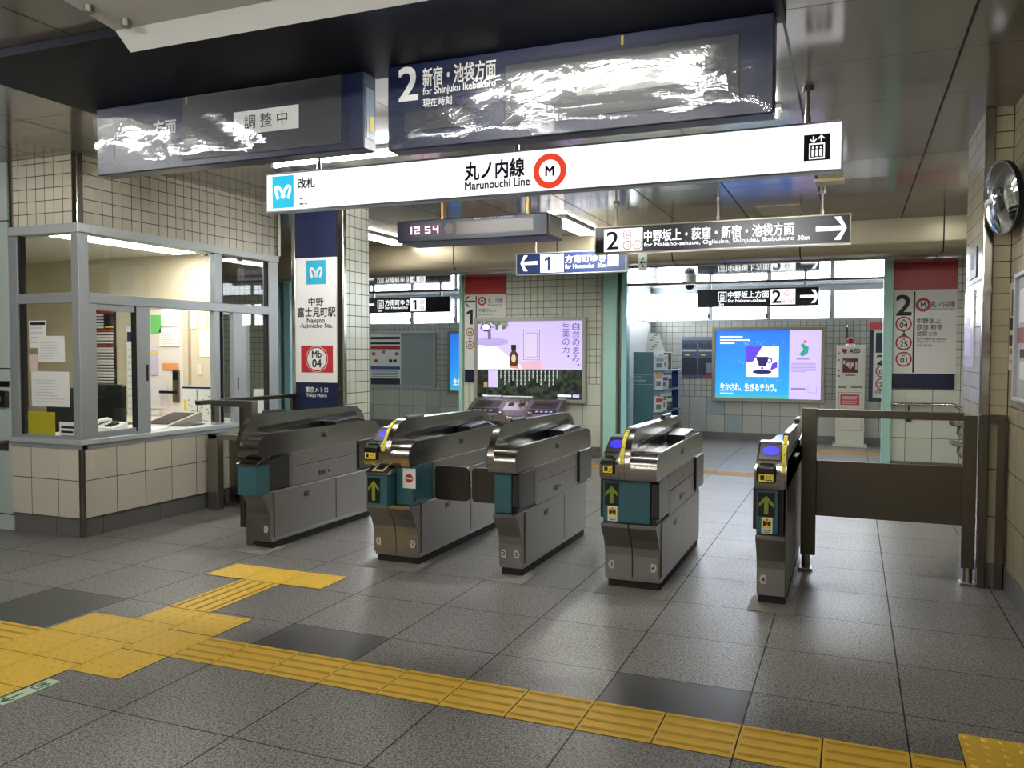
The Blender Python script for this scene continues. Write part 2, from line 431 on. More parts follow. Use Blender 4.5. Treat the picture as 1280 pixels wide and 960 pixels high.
# back wall sections and far walls of the two alcoves
def wallbox(name, x0, x1, y0, y1, z0, z1, m): return struct(B(x0, x1, y0, y1, z0, z1).build(name, m))
wallbox('wall_back', -5.46, -3.30, 11.5, 11.72, 0.1, 2.62, M_TILE_B)
wallbox('baseboard_back', -5.46, -3.30, 11.485, 11.7, 0, 0.12, M_PLINTH)
wallbox('wall_back_right', 0.455, 3.2, 11.5, 11.72, 0.1, 2.62, M_TILE_B)
wallbox('baseboard_back_right', 0.455, 3.2, 11.485, 11.7, 0, 0.12, M_PLINTH)
wallbox('wall_back_left', -13, -8.95, 11.5, 11.72, 0, 2.62, M_TILE_B)
wallbox('wall_far_right', -3.27, 3.2, 14.5, 14.7, 0.0, 2.0, M_TILE_F)
wallbox('baseboard_far_right', -3.27, 3.2, 14.485, 14.6, 0, 0.12, M_PLINTH)
wallbox('wall_far_left', -13, -5.2, 14.5, 14.7, 0.0, 2.0, M_TILE_F)
wallbox('baseboard_far_left', -13, -5.2, 14.485, 14.6, 0, 0.12, M_PLINTH)
wallbox('wall_far_header', -13, 3.2, 14.5, 14.7, 2.5, 2.6, M_ALU)
wallbox('wall_alcove_left_side', -5.35, -5.2, 11.72, 14.5, 0, 2.6, M_TILE_BS)
wallbox('wall_alcove_side', -3.4, -3.27, 11.72, 14.5, 0, 2.0, M_ALU_L)
wallbox('wall_alcove_side_header', -3.4, -3.27, 11.72, 14.5, 2.5, 2.6, M_ALU)
wallbox('wall_end_right', 3.2, 3.35, 6, 14.7, 0, 2.75, M_TILE_BS)
wallbox('wall_end_left', -13.1, -13, -6, 14.7, 0, 3.0, M_PANELW)
# near right wall and its pilaster
wallbox('wall_right', 0.905, 1.2, -6, 6.3, 0.145, 3.0, M_TILE_RY)
wallbox('baseboard_right', 0.893, 1.1, -6, 6.0, 0, 0.15, M_PLINTH)
wallbox('wall_pilaster', 0.79, 0.93, 6.0, 6.18, 0.145, 3.0, M_TILE_RX)
pil = struct(B(0.752, 1.25, 6.02, 6.9, 0.02, 3.0).build('wall_pilaster_side', M_TILE_RY))
wallbox('baseboard_pilaster', 0.742, 1.2, 5.99, 6.88, 0, 0.15, M_PLINTH)
struct(B(0.744, 0.80, 5.985, 6.03, 0.15, 3.0, bev=0.008).build('trim_pilaster_edge', M_CHROME))
wallbox('wall_right_rear', 1.25, 3.3, 6.3, 6.9, 0, 3.0, M_TILE_RY)
wallbox('wall_passage_right', 1.25, 1.4, 6.9, 9.6, 0, 3.0, M_TILE_BS)
wallbox('wall_behind', -13, 5, -6.1, -6, 0, 3.0, M_TILE_BX)
wallbox('wall_right_behind', 4.9, 5, -6, 6, 0, 3.0, M_TILE_RY)

# windows of the alcoves
wn = [0]
def window(x0, x1, Y=14.5, z0=2.0, z1=2.5, axis='y'):
    wn[0] += 1
    e = bpy.data.objects.new('window_%d' % wn[0], None); col.objects.link(e)
    e['kind'] = 'structure'
    t = 0.035
    if axis == 'y':
        e.location = ((x0 + x1) / 2, Y, z0)
        b = MB()
        b.box(x0, x1, Y - 0.02, Y + 0.06, z0, z0 + t).box(x0, x1, Y - 0.02, Y + 0.06, z1 - t * 0.6, z1)
        b.box(x0, x0 + t, Y - 0.02, Y + 0.06, z0 + t, z1 - t * 0.6).box(x1 - t, x1, Y - 0.02, Y + 0.06, z0 + t, z1 - t * 0.6)
        b.build('window_frame', M_ALU, e)
        B(x0 + t, x1 - t, Y + 0.02, Y + 0.03, z0 + t, z1 - t * 0.6).build('pane', M_SKY, e)
        B(x1 - t - 0.012, x1 - t + 0.012, Y - 0.035, Y - 0.02, z0 + 0.05, z0 + 0.13, bev=0.004).build('latch', M_BLACK, e)
    else:
        X = Y
        e.location = (X, (x0 + x1) / 2, z0)
        b = MB()
        t = .07
        b.box(X - 0.06, X + 0.04, x0, x1, z0, z0 + t).box(X - 0.06, X + 0.02, x0, x1, z1 - t * 0.6, z1)
        b.box(X - 0.06, X + 0.06, x0, x0 + t, z0 + t, z1 - t * 0.6).box(X - 0.06, X + 0.06, x1 - t, x1, z0 + t, z1 - t * 0.6)
        b.build('window_frame', M_ALU, e)
        B(X - 0.03, X - 0.02, x0 + t, x1 - t, z0 + t, z1 - t * 0.6).build('pane', M_SKY, e)
for x0, x1 in ((-3.18, -2.25), (-2.25, -1.30), (-1.30, -0.32), (-0.32, 0.62), (0.62, 1.56), (1.56, 2.5)): window(x0, x1)
for x0, x1 in ((-10.85, -9.9), (-9.9, -8.97), (-8.97, -8.0), (-8.0, -7.05), (-7.05, -6.1), (-6.1, -5.36)): window(x0, x1)
for y0, y1 in ((11.75, 12.6), (12.6, 13.5), (13.5, 14.44)): window(y0, y1, -3.27, 2.0, 2.5, 'x')

# teal frames of the passage openings
def post(name, x0, x1, y0, y1, z1, m): return struct(B(x0, x1, y0, y1, 0, z1, bev=0.006).build(name, m))
post('trim_1', -3.245, -3.06, 11.38, 11.62, 2.62, M_TEALF)
post('trim_2', -3.30, -3.245, 11.44, 11.6, 2.62, M_STEEL)
post('trim_3', -3.06, -3.01, 11.5, 11.62, 2.62, M_STEEL_D)
post('trim_4', -3.01, -2.93, 11.46, 11.62, 2.62, M_TEALC)
post('trim_5', 0.345, 0.455, 11.4, 11.62, 2.62, M_TEALF)
post('trim_6', -8.93, -8.80, 11.4, 11.62, 2.62, M_TEALC)
post('trim_7', -8.80, -8.70, 11.45, 11.62, 2.62, M_STEEL)
post('trim_8', -8.70, -8.58, 11.4, 11.62, 2.62, M_TEALC)
post('trim_9', -5.52, -5.46, 11.44, 11.62, 2.62, M_TEALF)
struct(B(-2.93, 0.345, 11.5, 11.56, 2.40, 2.43).build('trim_10', M_STEEL_D))
struct(B(-8.58, -5.52, 11.5, 11.56, 2.40, 2.43).build('trim_11', M_STEEL_D))

# pillar between booth and gates
struct(MB().box(-4.745, -4.21, 6.37, 6.79, 0, 3.0).build('pillar', M_TILE_C))
struct(B(-4.268, -4.195, 6.345, 6.40, 0, 3.0, bev=0.01).build('trim_pillar_edge', M_CHROME))
struct(B(-4.755, -4.712, 6.345, 6.39, 0, 3.0, bev=0.008).build('trim_pillar_edge_left', M_CHROME))

# ------------------------------------------------------------------ the ticket office booth
XB, YB = -5.591, 4.793
YE = 7.2
struct(B(-6.37, XB, YB, YB + 0.12, 0.15, 0.70).build('wall_booth_front', M_TILE_BX))
struct(B(XB - 0.12, XB - 0.001, YB + 0.001, YE, 0.15, 0.70).build('wall_booth_side', M_TILE_BY))
struct(B(-6.37, XB - 0.02, YB + 0.015, YB + 0.14, 0, 0.15).build('baseboard_booth_front', M_PLINTH))
struct(B(XB - 0.14, XB - 0.015, YB + 0.02, YE, 0, 0.15).build('baseboard_booth_side', M_PLINTH))
struct(B(XB - 0.03, XB + 0.006, YB - 0.006, YB + 0.03, 0, 0.74, bev=0.004).build('trim_booth_corner', M_STEEL))
# sill / counter
sill = MB().prism([(-6.37, YB - 0.025), (XB + 0.03, YB - 0.025), (XB + 0.03, YE), (XB - 0.34, YE), (XB - 0.34, YB + 0.2), (-6.37, YB + 0.2)], 'z', 0.735, 0.777, bev=0.006)
struct(sill.build('trim_booth_sill', M_ALU_L))
struct(B(-6.37, XB + 0.008, YB - 0.008, YB + 0.05, 0.70, 0.735).build('trim_booth_shadow_front', M_ALU))
struct(B(XB - 0.05, XB + 0.008, YB, YE, 0.70, 0.735).build('trim_booth_shadow_side', M_ALU))
# tile band above the glazing
struct(B(-6.34, XB, YB, YB + 0.15, 2.47, 3.0).build('wall_booth_band_front', M_TILE_BX))
struct(B(XB - 0.15, XB - 0.001, YB + 0.001, YE + 0.05, 2.47, 3.0).build('wall_booth_band_side', M_TILE_BY))
struct(B(XB - 0.045, XB + 0.012, YB - 0.012, YB + 0.045, 2.47, 3.0, bev=0.006).build('trim_booth_band_edge', M_CHROME))
struct(B(-6.34, -6.30, YB - 0.01, YB + 0.05, 2.47, 3.0, bev=0.004).build('trim_booth_band_end', M_STEEL))
struct(B(XB - 0.03, XB + 0.02, YE + 0.02, YE + 0.06, 2.47, 3.0, bev=0.004).build('trim_booth_band_end_side', M_STEEL))
struct(MB().box(-6.34, XB + 0.02, YB - 0.02, YB + 0.1, 2.40, 2.47, bev=0.004).box(XB - 0.1, XB + 0.02, YB + 0.1, YE + 0.03, 2.40, 2.47, bev=0.004).build('trim_booth_head', M_ALU_L))
# pale panel wall left of the booth
struct(B(-13, -6.37, YB + 0.0, YB + 0.12, 0, 3.0).build('wall_left_panel', M_PANELW))
# rooms inside
struct(B(-13, -6.40, YE, YE + 0.1, 0, 3.0).build('wall_booth_rear', M_CREAM))
struct(B(-9.6, -9.5, YB + 0.12, YE, 0, 3.0).build('wall_booth_inner', M_CREAM))
struct(B(-9.5, XB - 0.15, YB + 0.12, YE, 2.53, 2.6).build('ceiling_booth', mat('booth_ceiling_board', '#d8d4c8', 0.7)))
struct(B(-6.40, XB - 0.0, YE, YE + 0.06, 0, 0.75).build('wall_booth_rear_low', M_CREAM))
wb = [20]
def booth_window(name_frame_parts, panes, extra=None, loc=(0, 0, 0)):
    wb[0] += 1
    e = bpy.data.objects.new('window_%d' % wb[0], None); col.objects.link(e); e.location = loc; e['kind'] = 'structure'
    b = MB()
    for q in name_frame_parts: b.box(*q, bev=0.004)
    b.build('window_frame', M_ALU, e)
    for q in panes: B(*q).build('pane', M_GLASS, e)
    if extra:
        d = MB()
        for q in extra: d.box(*q)
        d.build('gasket', M_RUB, e)
    return e
# front face glazing: left post, corner post, transom
booth_window([(-6.37, -6.27, YB, YB + 0.08, 0.777, 2.40), (XB - 0.075, XB + 0.005, YB - 0.005, YB + 0.09, 0.777, 2.40),
              (-6.27, XB - 0.075, YB + 0.005, YB + 0.07, 1.853, 1.935), (-6.27, XB - 0.075, YB + 0.01, YB + 0.06, 0.777, 0.80)],
             [(-6.25, XB - 0.075, YB + 0.035, YB + 0.041, 0.80, 1.853), (-6.25, XB - 0.075, YB + 0.035, YB + 0.041, 1.935, 2.40)],
             [(-6.27, -6.245, YB + 0.015, YB + 0.06, 0.80, 1.853), (-6.27, -6.245, YB + 0.015, YB + 0.06, 1.935, 2.40)], (-6.0, YB, 0.777))
# side face, fixed sash
booth_window([(XB - 0.07, XB + 0.004, YB + 0.09, YE, 1.853, 1.935),
              (XB - 0.06, XB, YB + 0.09, YB + 0.16, 0.777, 1.853), (XB - 0.06, XB, 5.36, 5.50, 0.777, 1.853),
              (XB - 0.05, XB - 0.01, YB + 0.16, 5.36, 0.777, 0.83), (XB - 0.05, XB - 0.01, YB + 0.16, 5.36, 1.80, 1.853)],
             [(XB - 0.033, XB - 0.027, YB + 0.16, 5.36, 0.83, 1.80)],
             [(XB - 0.052, XB - 0.006, 5.345, 5.362, 0.80, 1.853), (XB - 0.045, XB + 0.003, 5.455, 5.475, 1.22, 1.36)], (XB, 5.1, 0.777))
# side face, sliding sashes pushed to the far end
booth_window([(XB - 0.06, XB + 0.0, 6.29, 6.36, 0.777, 1.853), (XB - 0.09, XB - 0.045, 6.40, 6.46, 0.777, 1.853), (XB - 0.05, XB + 0.0, 6.55, 6.68, 0.777, 1.853),
              (XB - 0.07, XB + 0.005, 7.08, YE + 0.03, 0.777, 2.40), (XB - 0.05, XB - 0.01, 6.68, 7.08, 0.777, 0.83)],
             [(XB - 0.033, XB - 0.027, 6.68, 7.08, 0.83, 1.853), (XB - 0.07, XB - 0.064, 6.36, 6.62, 0.8, 1.853)],
             [(XB - 0.055, XB + 0.002, 6.385, 6.40, 0.79, 1.853), (XB - 0.045, XB + 0.003, 6.60, 6.615, 1.1, 1.22), (XB - 0.055, XB - 0.004, 7.06, 7.08, 0.8, 1.853)], (XB, 6.7, 0.777))
# side face, upper lights
booth_window([(XB - 0.06, XB, 6.30, 6.40, 1.935, 2.40)], [(XB - 0.033, XB - 0.027, YB + 0.09, 6.30, 1.935, 2.40), (XB - 0.033, XB - 0.027, 6.40, 7.08, 1.935, 2.40)],
             [(XB - 0.05, XB - 0.004, 7.065, 7.08, 1.935, 2.40), (XB - 0.05, XB - 0.004, 6.40, 6.412, 1.935, 2.40)], (XB, 6.0, 1.935))
# rear glazing of the booth
booth_window([(-6.46, -6.38, YE - 0.01, YE + 0.06, 0.75, 2.53), (-6.38, XB - 0.07, YE, YE + 0.05, 1.87, 1.93), (-6.05, -5.98, YE, YE + 0.05, 0.75, 1.87)],
             [(-6.38, -6.05, YE + 0.02, YE + 0.026, 0.75, 1.87), (-5.98, XB - 0.07, YE + 0.02, YE + 0.026, 0.75, 1.87), (-6.38, XB - 0.07, YE + 0.02, YE + 0.026, 1.93, 2.53)], None, (-6.0, YE, 0.75))
# booth ceiling light
t = thing('ceiling_light', 'long bright light panel on the ticket office ceiling', 'ceiling light', (-6.58, 6.2, 2.53))
b = MB().box(-6.74, -6.42, 5.42, 6.98, 2.515, 2.532); b.build('light_frame', M_LAMPW, t)
B(-6.72, -6.44, 5.44, 6.96, 2.507, 2.515).build('diffuser', M_BOOTHL, t)
sd = MB().cyl((-6.3, 6.95, 2.53), (-6.3, 6.95, 2.50), 0.05).cyl((-6.3, 6.95, 2.50), (-6.3, 6.95, 2.475), 0.03)
tag(sd.build('smoke_detector', M_LGREY, smooth=True), 'small round smoke detector on the ticket office ceiling', 'smoke detector')

# office door on the rear wall
d = bpy.data.objects.new('door_1', None); col.objects.link(d); d.location = (-7.08, YE, 0); d['kind'] = 'structure'
B(-7.45, -6.80, YE - 0.035, YE, 0.0, 1.95, bev=0.006).build('door_panel', mat('pale_door', '#e7ddd2', 0.5), d)
MB().box(-7.52, -7.45, YE - 0.05, YE, 0, 2.02).box(-6.80, -6.73, YE - 0.05, YE, 0, 2.02).box(-7.52, -6.73, YE - 0.05, YE, 1.95, 2.02).build('door_frame', M_CREAM, d)
h = MB(); x, z = at(220, 484, YE - 0.05)
h.box(x - 0.045, x + 0.045, YE - 0.06, YE - 0.03, z - 0.17, z + 0.19, 0, bev=0.008).box(x - 0.2, x + 0.02, YE - 0.10, YE - 0.075, z - 0.07, z - 0.04, 1, bev=0.006).cyl((x, YE - 0.09, z - 0.055), (x, YE - 0.05, z - 0.055), 0.02, 12, 1).box(x - 0.035, x + 0.035, YE - 0.062, YE - 0.055, z + 0.08, z + 0.17, 1)
h.build('door_handle', [M_STEEL, M_BLACK], d)

def lines(b, x0, x1, ztop, n, dz, Y, mi, h=0.006, seed=0, fill=(0.6, 1.0)):
    r = random.Random(seed)
    for i in range(n):
        b.box(x0, x0 + (x1 - x0) * r.uniform(*fill), Y - 0.0008, Y, ztop - i * dz - h, ztop - i * dz, mi)
def paper(name, label, cat, px, Y, m=M_PAPER, group=None, rows=0, head=None, thick=0.003, extra=None, seed=1):
    """sheet facing the concourse; px = (u0, v0, u1, v1)"""
    x0, z1 = at(px[0], px[1], Y); x1, z0 = at(px[2], px[3], Y)
    o = thing(name, label, cat, ((x0 + x1) / 2, Y, z0), group)
    B(x0, x1, Y, Y + thick, z0, z1).build('sheet', m, o)
    W, Hh = x1 - x0, z1 - z0
    b = MB(); used = False
    if head: b.box(x0 + W * 0.06, x1 - W * 0.06, Y - 0.0008, Y, z1 - Hh * 0.16, z1 - Hh * 0.06, 1); used = True
    if rows: lines(b, x0 + W * 0.1, x1 - W * 0.1, z1 - Hh * 0.24, rows, Hh * 0.7 / rows, Y, 0, Hh * 0.22 / rows, seed); used = True
    if extra: extra(b, x0, x1, z0, z1, Y); used = True
    if used: b.build('printed_matter', [M_FAINT, head or M_GREY, M_RED, M_INK, M_YEL, M_GREEN, M_WHITE, M_NAVY], o)
    else: b.bm.free()
    return o
g = 'notices on the ticket office window'
YW = YB + 0.028
paper('notice_sheet', 'small white printed notice, upper of two taped inside the office front window', 'notice', (47, 420, 81, 453), YW, group=g, rows=7, seed=3)
paper('notice_sheet', 'large white printed notice taped above the yellow sheet on the office window', 'notice', (39, 464, 87, 509), YW, group=g, rows=8, seed=4)
paper('notice_sheet', 'yellow sheet in a clear sleeve at the bottom of the office window', 'notice', (35, 514, 69, 550), YW, mat('yellow_green_card', '#b9ad2c', 0.5), group=g)
paper('notice_sheet', 'pink notice slip half behind the white notices on the office window', 'notice', (36, 443, 47, 464), YW + 0.006, mat('pink_paper', '#e2c9bd', 0.8), group=g, rows=5)
paper('notice_sheet', 'white poster with black header bar high in the office front window', 'notice', (36, 401, 58, 435), YW + 0.006, group=g, head=M_INK, rows=4, seed=5)
def bold3(b, x0, x1, z0, z1, Y):
    Hh = z1 - z0
    for i in range(3): b.box(x0 + 0.02, x1 - 0.02 - (0.01 if i == 1 else 0), Y - 0.001, Y, z1 - Hh * (0.34 + 0.24 * i), z1 - Hh * (0.22 + 0.24 * i), 3)
paper('notice_card', 'white card with bold black lines standing at the booth corner window', 'notice', (74, 527, 95, 552), YW, group=g, extra=bold3)
# rear wall papers, seen through the side windows
g = 'papers pinned up inside the ticket office'
YR = YE - 0.045
paper('pinned_sheet', 'green paper pinned at a tilt on the office door', 'paper', (188, 394, 201, 416), YR, mat('green_paper', '#6cc26a', 0.8), group=g)
def orangeline(b, x0, x1, z0, z1, Y): b.box(x0 + 0.02, x1 - 0.02, Y - 0.001, Y, z0 + 0.02, z0 + 0.04, 1)
M_ORG = mat('orange_print', '#f0a060', 0.6)
paper('pinned_sheet', 'white table sheet with an orange line, top of the office door', 'paper', (201, 386, 223, 407), YR, group=g, rows=5, seed=8)
paper('pinned_sheet', 'white gridded sheet below the orange-lined sheet on the office door', 'paper', (199, 411, 224, 433), YR, group=g, rows=6, seed=9)
paper('pinned_sheet', 'sheet of purple and green columns hanging on the left of the office door', 'paper', (187, 438, 198, 469), YR, mat('lilac_paper', '#cfc3dd', 0.8), group=g, rows=6, head=M_YEL, seed=10)
paper('door_sticker', 'orange rectangular sticker on the office door above the handle', 'sticker', (203, 454, 223, 462), YR, mat('orange_sticker', '#ef9a5a', 0.6), group=g)
paper('pinned_sheet', 'big pale pink form pinned beside the door handle', 'paper', (187, 476, 210, 511), YR, mat('pale_pink_form', '#e3dadd', 0.8), group=g, rows=9, seed=11)
paper('pinned_sheet', 'small white slip under the pink form on the office door', 'paper', (187, 513, 200, 535), YR, group=g, rows=4, seed=12)
YR2 = YE - 0.006
paper('pinned_sheet', 'pale timetable sheet at the top of the cream wall by the door', 'paper', (231, 387, 246, 411), YR2, mat('ivory_paper', '#e6dcc4', 0.8), group=g, rows=6, seed=13)
paper('pinned_sheet', 'narrow pale sheet beside the timetable on the cream wall', 'paper', (249, 387, 258, 410), YR2, mat('ivory_paper', '#e6dcc4', 0.8), group=g, rows=5, seed=14)
paper('pinned_sheet', 'tall white list on the cream wall near the sliding window', 'paper', (249, 411, 268, 446), YR2, group=g, rows=9, seed=15)
paper('wall_switch', 'small cream wall switch plate above the clipboard hook', 'switch', (246, 455, 253, 469), YR2, mat('cream_plastic', '#e3d8c0', 0.5), thick=0.012)
paper('wall_picture', 'faint framed drawing on the cream wall behind the notices', 'picture', (61, 390, 92, 424), YE - 0.02, mat('beige_print', '#dcc7a8', 0.7), rows=3, seed=21)
paper('pinned_sheet', 'long white chart strip hanging between locker and window frame', 'paper', (158, 408, 171, 525), YR, group=g, rows=10, head=M_NAVY, seed=16)
# board of red, black and white name strips
x0, z1 = at(118, 388, YE - 0.02); x1, z0 = at(145, 504, YE - 0.02)
o = thing('duty_board', 'tall board of red, black and white strips on the office wall', 'notice board', ((x0 + x1) / 2, YE - 0.02, z0))
B(x0, x1, YE - 0.02, YE, z0, z1).build('board', M_BLACK, o)
b = MB(); n = 30; r = random.Random(5)
for i in range(n):
    zt = z1 - 0.01 - i * (z1 - z0 - 0.02) / n; hh = (z1 - z0) / n * 0.62
    if i in (0, 6, 11, 29): b.box(x0 + 0.01, x1 - 0.01, YE - 0.0215, YE - 0.02, zt - hh * 1.2, zt, 1)
    elif i < 6:
        b.box(x0 + 0.01, x0 + 0.14, YE - 0.0215, YE - 0.02, zt - hh, zt, 0)
        b.box(x0 + 0.16, x1 - 0.02, YE - 0.0215, YE - 0.02, zt - hh * 0.8, zt, 2 if i != 5 else 3)
    else: b.box(x0 + 0.01, x1 - 0.012 - r.uniform(0, 0.02), YE - 0.0215, YE - 0.02, zt - hh, zt, 0)
b.build('name_strip', [M_WHITE, M_RED, M_NAVY, M_YEL], o)
# desk inside with its clutter
o = thing('office_desk', 'pale desk along the inside of the ticket office', 'desk', (-7.3, 6.85, 0))
B(-8.9, -6.62, 6.45, YE - 0.06, 0.715, 0.75, bev=0.006).build('desktop', mat('pale_desk', '#d8cfbe', 0.5), o)
for xx in (-8.85, -7.6, -6.7): B(xx, xx + 0.04, 6.5, 7.08, 0, 0.715).build('leg', M_LGREY, o)
def chair(x, y, label):
    o = thing('office_chair', label, 'chair', (x, y, 0), 'chairs in the ticket office')
    B(x - 0.22, x + 0.22, y - 0.03, y + 0.04, 0.72, 1.14, bev=0.03, seg=3).build('backrest', M_BLACK, o)
    B(x - 0.23, x + 0.23, y - 0.42, y + 0.02, 0.44, 0.52, bev=0.03, seg=3).build('seat', M_BLACK, o)
    B(x - 0.03, x + 0.03, y + 0.04, y + 0.07, 0.46, 0.80).build('back_support', M_BLACK, o)
    MB().cyl((x, y - 0.2, 0.09), (x, y - 0.2, 0.44), 0.03).build('gas_column', M_STEEL, o)
    for k in range(5):
        a = k * 1.2566
        MB().tube([(x, y - 0.2, 0.09), (x + 0.24 * math.cos(a), y - 0.2 + 0.24 * math.sin(a), 0.05)], 0.018, 8).cyl((x + 0.24 * math.cos(a), y - 0.2 + 0.24 * math.sin(a) - 0.02, 0.03), (x + 0.24 * math.cos(a), y - 0.2 + 0.24 * math.sin(a) + 0.02, 0.03), 0.03).build('leg', M_BLACK, o)
x, _ = at(82, 530, 5.55); chair(x, 5.55, 'black office chair behind the notices of the front window')
x, _ = at(136, 530, 6.3); chair(x, 6.3, 'black office chair in front of the red striped board')
def easel(px, Y, label):
    x0, z1 = at(px[0], px[1], Y); x1, z0 = at(px[2], px[3], Y); z0 = 0.777
    o = thing('route_chart', label, 'chart', ((x0 + x1) / 2, Y, z0))
    B(x0, x1, Y, Y + 0.012, z0, z1, bev=0.002).build('board', M_PAPER, o)
    b = MB(); W, Hh = x1 - x0, z1 - z0; r = random.Random(4)
    b.box(x0, x1, Y - 0.001, Y, z1 - Hh * 0.08, z1 - Hh * 0.03, 0)
    for k in range(26):
        xx, zz = x0 + W * r.uniform(0.15, 0.95), z0 + Hh * r.uniform(0.2, 0.8)
        b.box(xx, xx + 0.012, Y - 0.001, Y, zz, zz + 0.008, 1)
    b.box(x0 + W * 0.45, x0 + W * 0.47, Y - 0.001, Y, z0 + Hh * 0.05, z1 - Hh * 0.1, 1)
    b.box(x0 + W * 0.04, x0 + W * 0.13, Y - 0.001, Y, z0 + Hh * 0.3, z0 + Hh * 0.6, 2).box(x1 - W * 0.12, x1 - W * 0.03, Y - 0.001, Y, z0 + Hh * 0.35, z0 + Hh * 0.62, 3)
    b.build('printed_matter', [M_NAVY, M_INK, M_YEL, M_GREEN], o)
    B(x0 + W * 0.3, x0 + W * 0.7, Y + 0.012, Y + 0.10, z0, z0 + 0.02).build('foot', M_LGREY, o)
easel((228, 482, 268, 517), 6.60, 'white route chart standing on the counter inside the open window')
# counter shelf inside the window, clipboard, papers, tray
o = thing('service_counter', 'pale service counter inside the open ticket office window', 'counter', (XB - 0.6, 6.0, 0))
B(XB - 0.80, XB - 0.345, 4.95, 7.08, 0.735, 0.772, bev=0.004).build('countertop', mat('pale_counter', '#dcd6c8', 0.35), o)
B(XB - 0.78, XB - 0.75, 5.0, 7.05, 0, 0.735).build('front_panel', M_CREAM, o)
def flat(name, label, cat, x, y, lx, ly, rz, z, m, hgt=0.004, group=None):
    o = B(-lx / 2, lx / 2, -ly / 2, ly / 2, 0, hgt, bev=min(hgt * 0.3, 0.004)).build(name, m)
    o.location = (x, y, z); o.rotation_euler = (0, 0, rz); tag(o, label, cat, group); return o
flat('paper_sheet', 'loose white sheet lying on the office counter by the window', 'paper', XB - 0.25, 5.75, 0.21, 0.30, 0.3, 0.777, M_PAPER)
flat('clipboard', 'dark clipboard lying on the office counter beside the tray', 'clipboard', XB - 0.22, 6.15, 0.2, 0.28, 0.15, 0.777, M_BLACK, 0.008)
o = thing('document_tray', 'sloping grey document tray on the counter under the chart', 'tray', (XB - 0.52, 6.3, 0.772))
MB().prism([(6.05, 0.772), (6.5, 0.772), (6.5, 0.87), (6.47, 0.87)], 'x', XB - 0.70, XB - 0.36).build('tray_body', mat('grey_plastic', '#b9b5a8', 0.5), o)
MB().prism([(6.09, 0.783), (6.44, 0.866), (6.436, 0.870), (6.086, 0.787)], 'x', XB - 0.66, XB - 0.40).build('tray_slot', M_BLACK, o)
o = thing('desk_phone', 'small white desk device with black keys on the counter', 'telephone', (XB - 0.62, 5.62, 0.772))
MB().prism([(5.54, 0.772), (5.72, 0.772), (5.72, 0.83), (5.54, 0.79)], 'x', XB - 0.74, XB - 0.5, bev=0.006).build('phone_body', M_WHITE, o)
b = MB()
for i in range(3):
    for j in range(3): b.box(XB - 0.62 + i * 0.03, XB - 0.60 + i * 0.03, 5.57 + j * 0.035, 5.59 + j * 0.035, 0.795 + j * 0.008, 0.815 + j * 0.008)
b.build('key', M_BLACK, o)
MB().tube([(XB - 0.71, 5.55, 0.82), (XB - 0.71, 5.6, 0.845), (XB - 0.71, 5.68, 0.855), (XB - 0.71, 5.72, 0.84)], 0.017, 10).build('handset', M_WHITE, o)
x, z = at(395, 500, 7.1)
paper('window_notice', 'white notice with a round blue-grey mark inside the far sash', 'notice', (317, 486, 333, 525), YE - 0.03, mat('white_notice', '#d6d9d6', 0.7))

# intercom and black plate on the pale wall, left edge
o = thing('wall_intercom', 'grey wall intercom with a dark recess at the frame edge', 'intercom', (-6.72, YB, 1.0))
x0, z1 = at(-6, 488, YB); x1, z0 = at(12, 509, YB)
B(x0, x1, YB - 0.035, YB, z0, z1, bev=0.008).build('housing', M_STEEL_D, o)
B(x0 + 0.03, x1 - 0.035, YB - 0.037, YB - 0.03, z0 + 0.03, z1 - 0.03).build('recess', M_BLACK, o)
B(x1 - 0.075, x1 - 0.045, YB - 0.045, YB - 0.035, z0 + 0.04, z1 - 0.04, bev=0.003).build('handle', M_CHROME, o)
x0, z1 = at(-6, 476, YB); x1, z0 = at(12, 484, YB)
tag(B(x0, x1, YB - 0.006, YB, z0, z1, bev=0.002).build('black_plate', M_BLACK), 'small black plate above the wall intercom', 'plate')
x0, z1 = at(-10, 549, YB); x1, z0 = at(13, 561, YB)
o = thing('wall_ledge', 'small steel ledge on the pale wall below the intercom', 'ledge', ((x0 + x1) / 2, YB, z0))
B(x0, x1, YB - 0.10, YB, z1 - 0.02, z1, bev=0.004).build('shelf', M_STEEL, o)
MB().prism([(YB, z0 - 0.02), (YB - 0.08, z1 - 0.02), (YB, z1 - 0.02)], 'x', x0 + 0.02, x1 - 0.02).build('bracket', M_STEEL_D, o)

# ------------------------------------------------------------------ ticket gates
SHROUD = [(4.935, .700), (4.915, .750), (4.918, .790), (4.935, .822), (4.965, .846), (5.02, .860), (5.10, .866), (6.44, .866), (6.505, .856), (6.55, .835), (6.575, .79), (6.575, .700)]
DECK = [(5.11, .71), (5.11, .862), (5.16, .835), (6.40, .835), (6.56, .84), (6.565, .71)]
RIDGE = [(4.935, .700), (4.912, .760), (4.915, .815), (4.935, .865), (4.975, .925), (5.03, .972), (5.09, .997), (5.16, 1.006), (6.40, .992), (6.48, .978), (6.55, .94), (6.595, .88), (6.60, .700)]
READER = [(4.935, .700), (4.915, .735), (4.915, .795), (4.945, .825), (5.01, .850), (5.16, .935), (5.30, .945), (5.42, .905), (5.60, .885), (6.50, .866), (6.57, .82), (6.575, .700)]
LOWER = [(5.055, .074), (5.050, .215), (5.040, .265), (5.010, .325), (4.970, .375), (4.950, .405), (4.946, .430), (6.475, .430), (6.47, .300), (6.455, .074)]
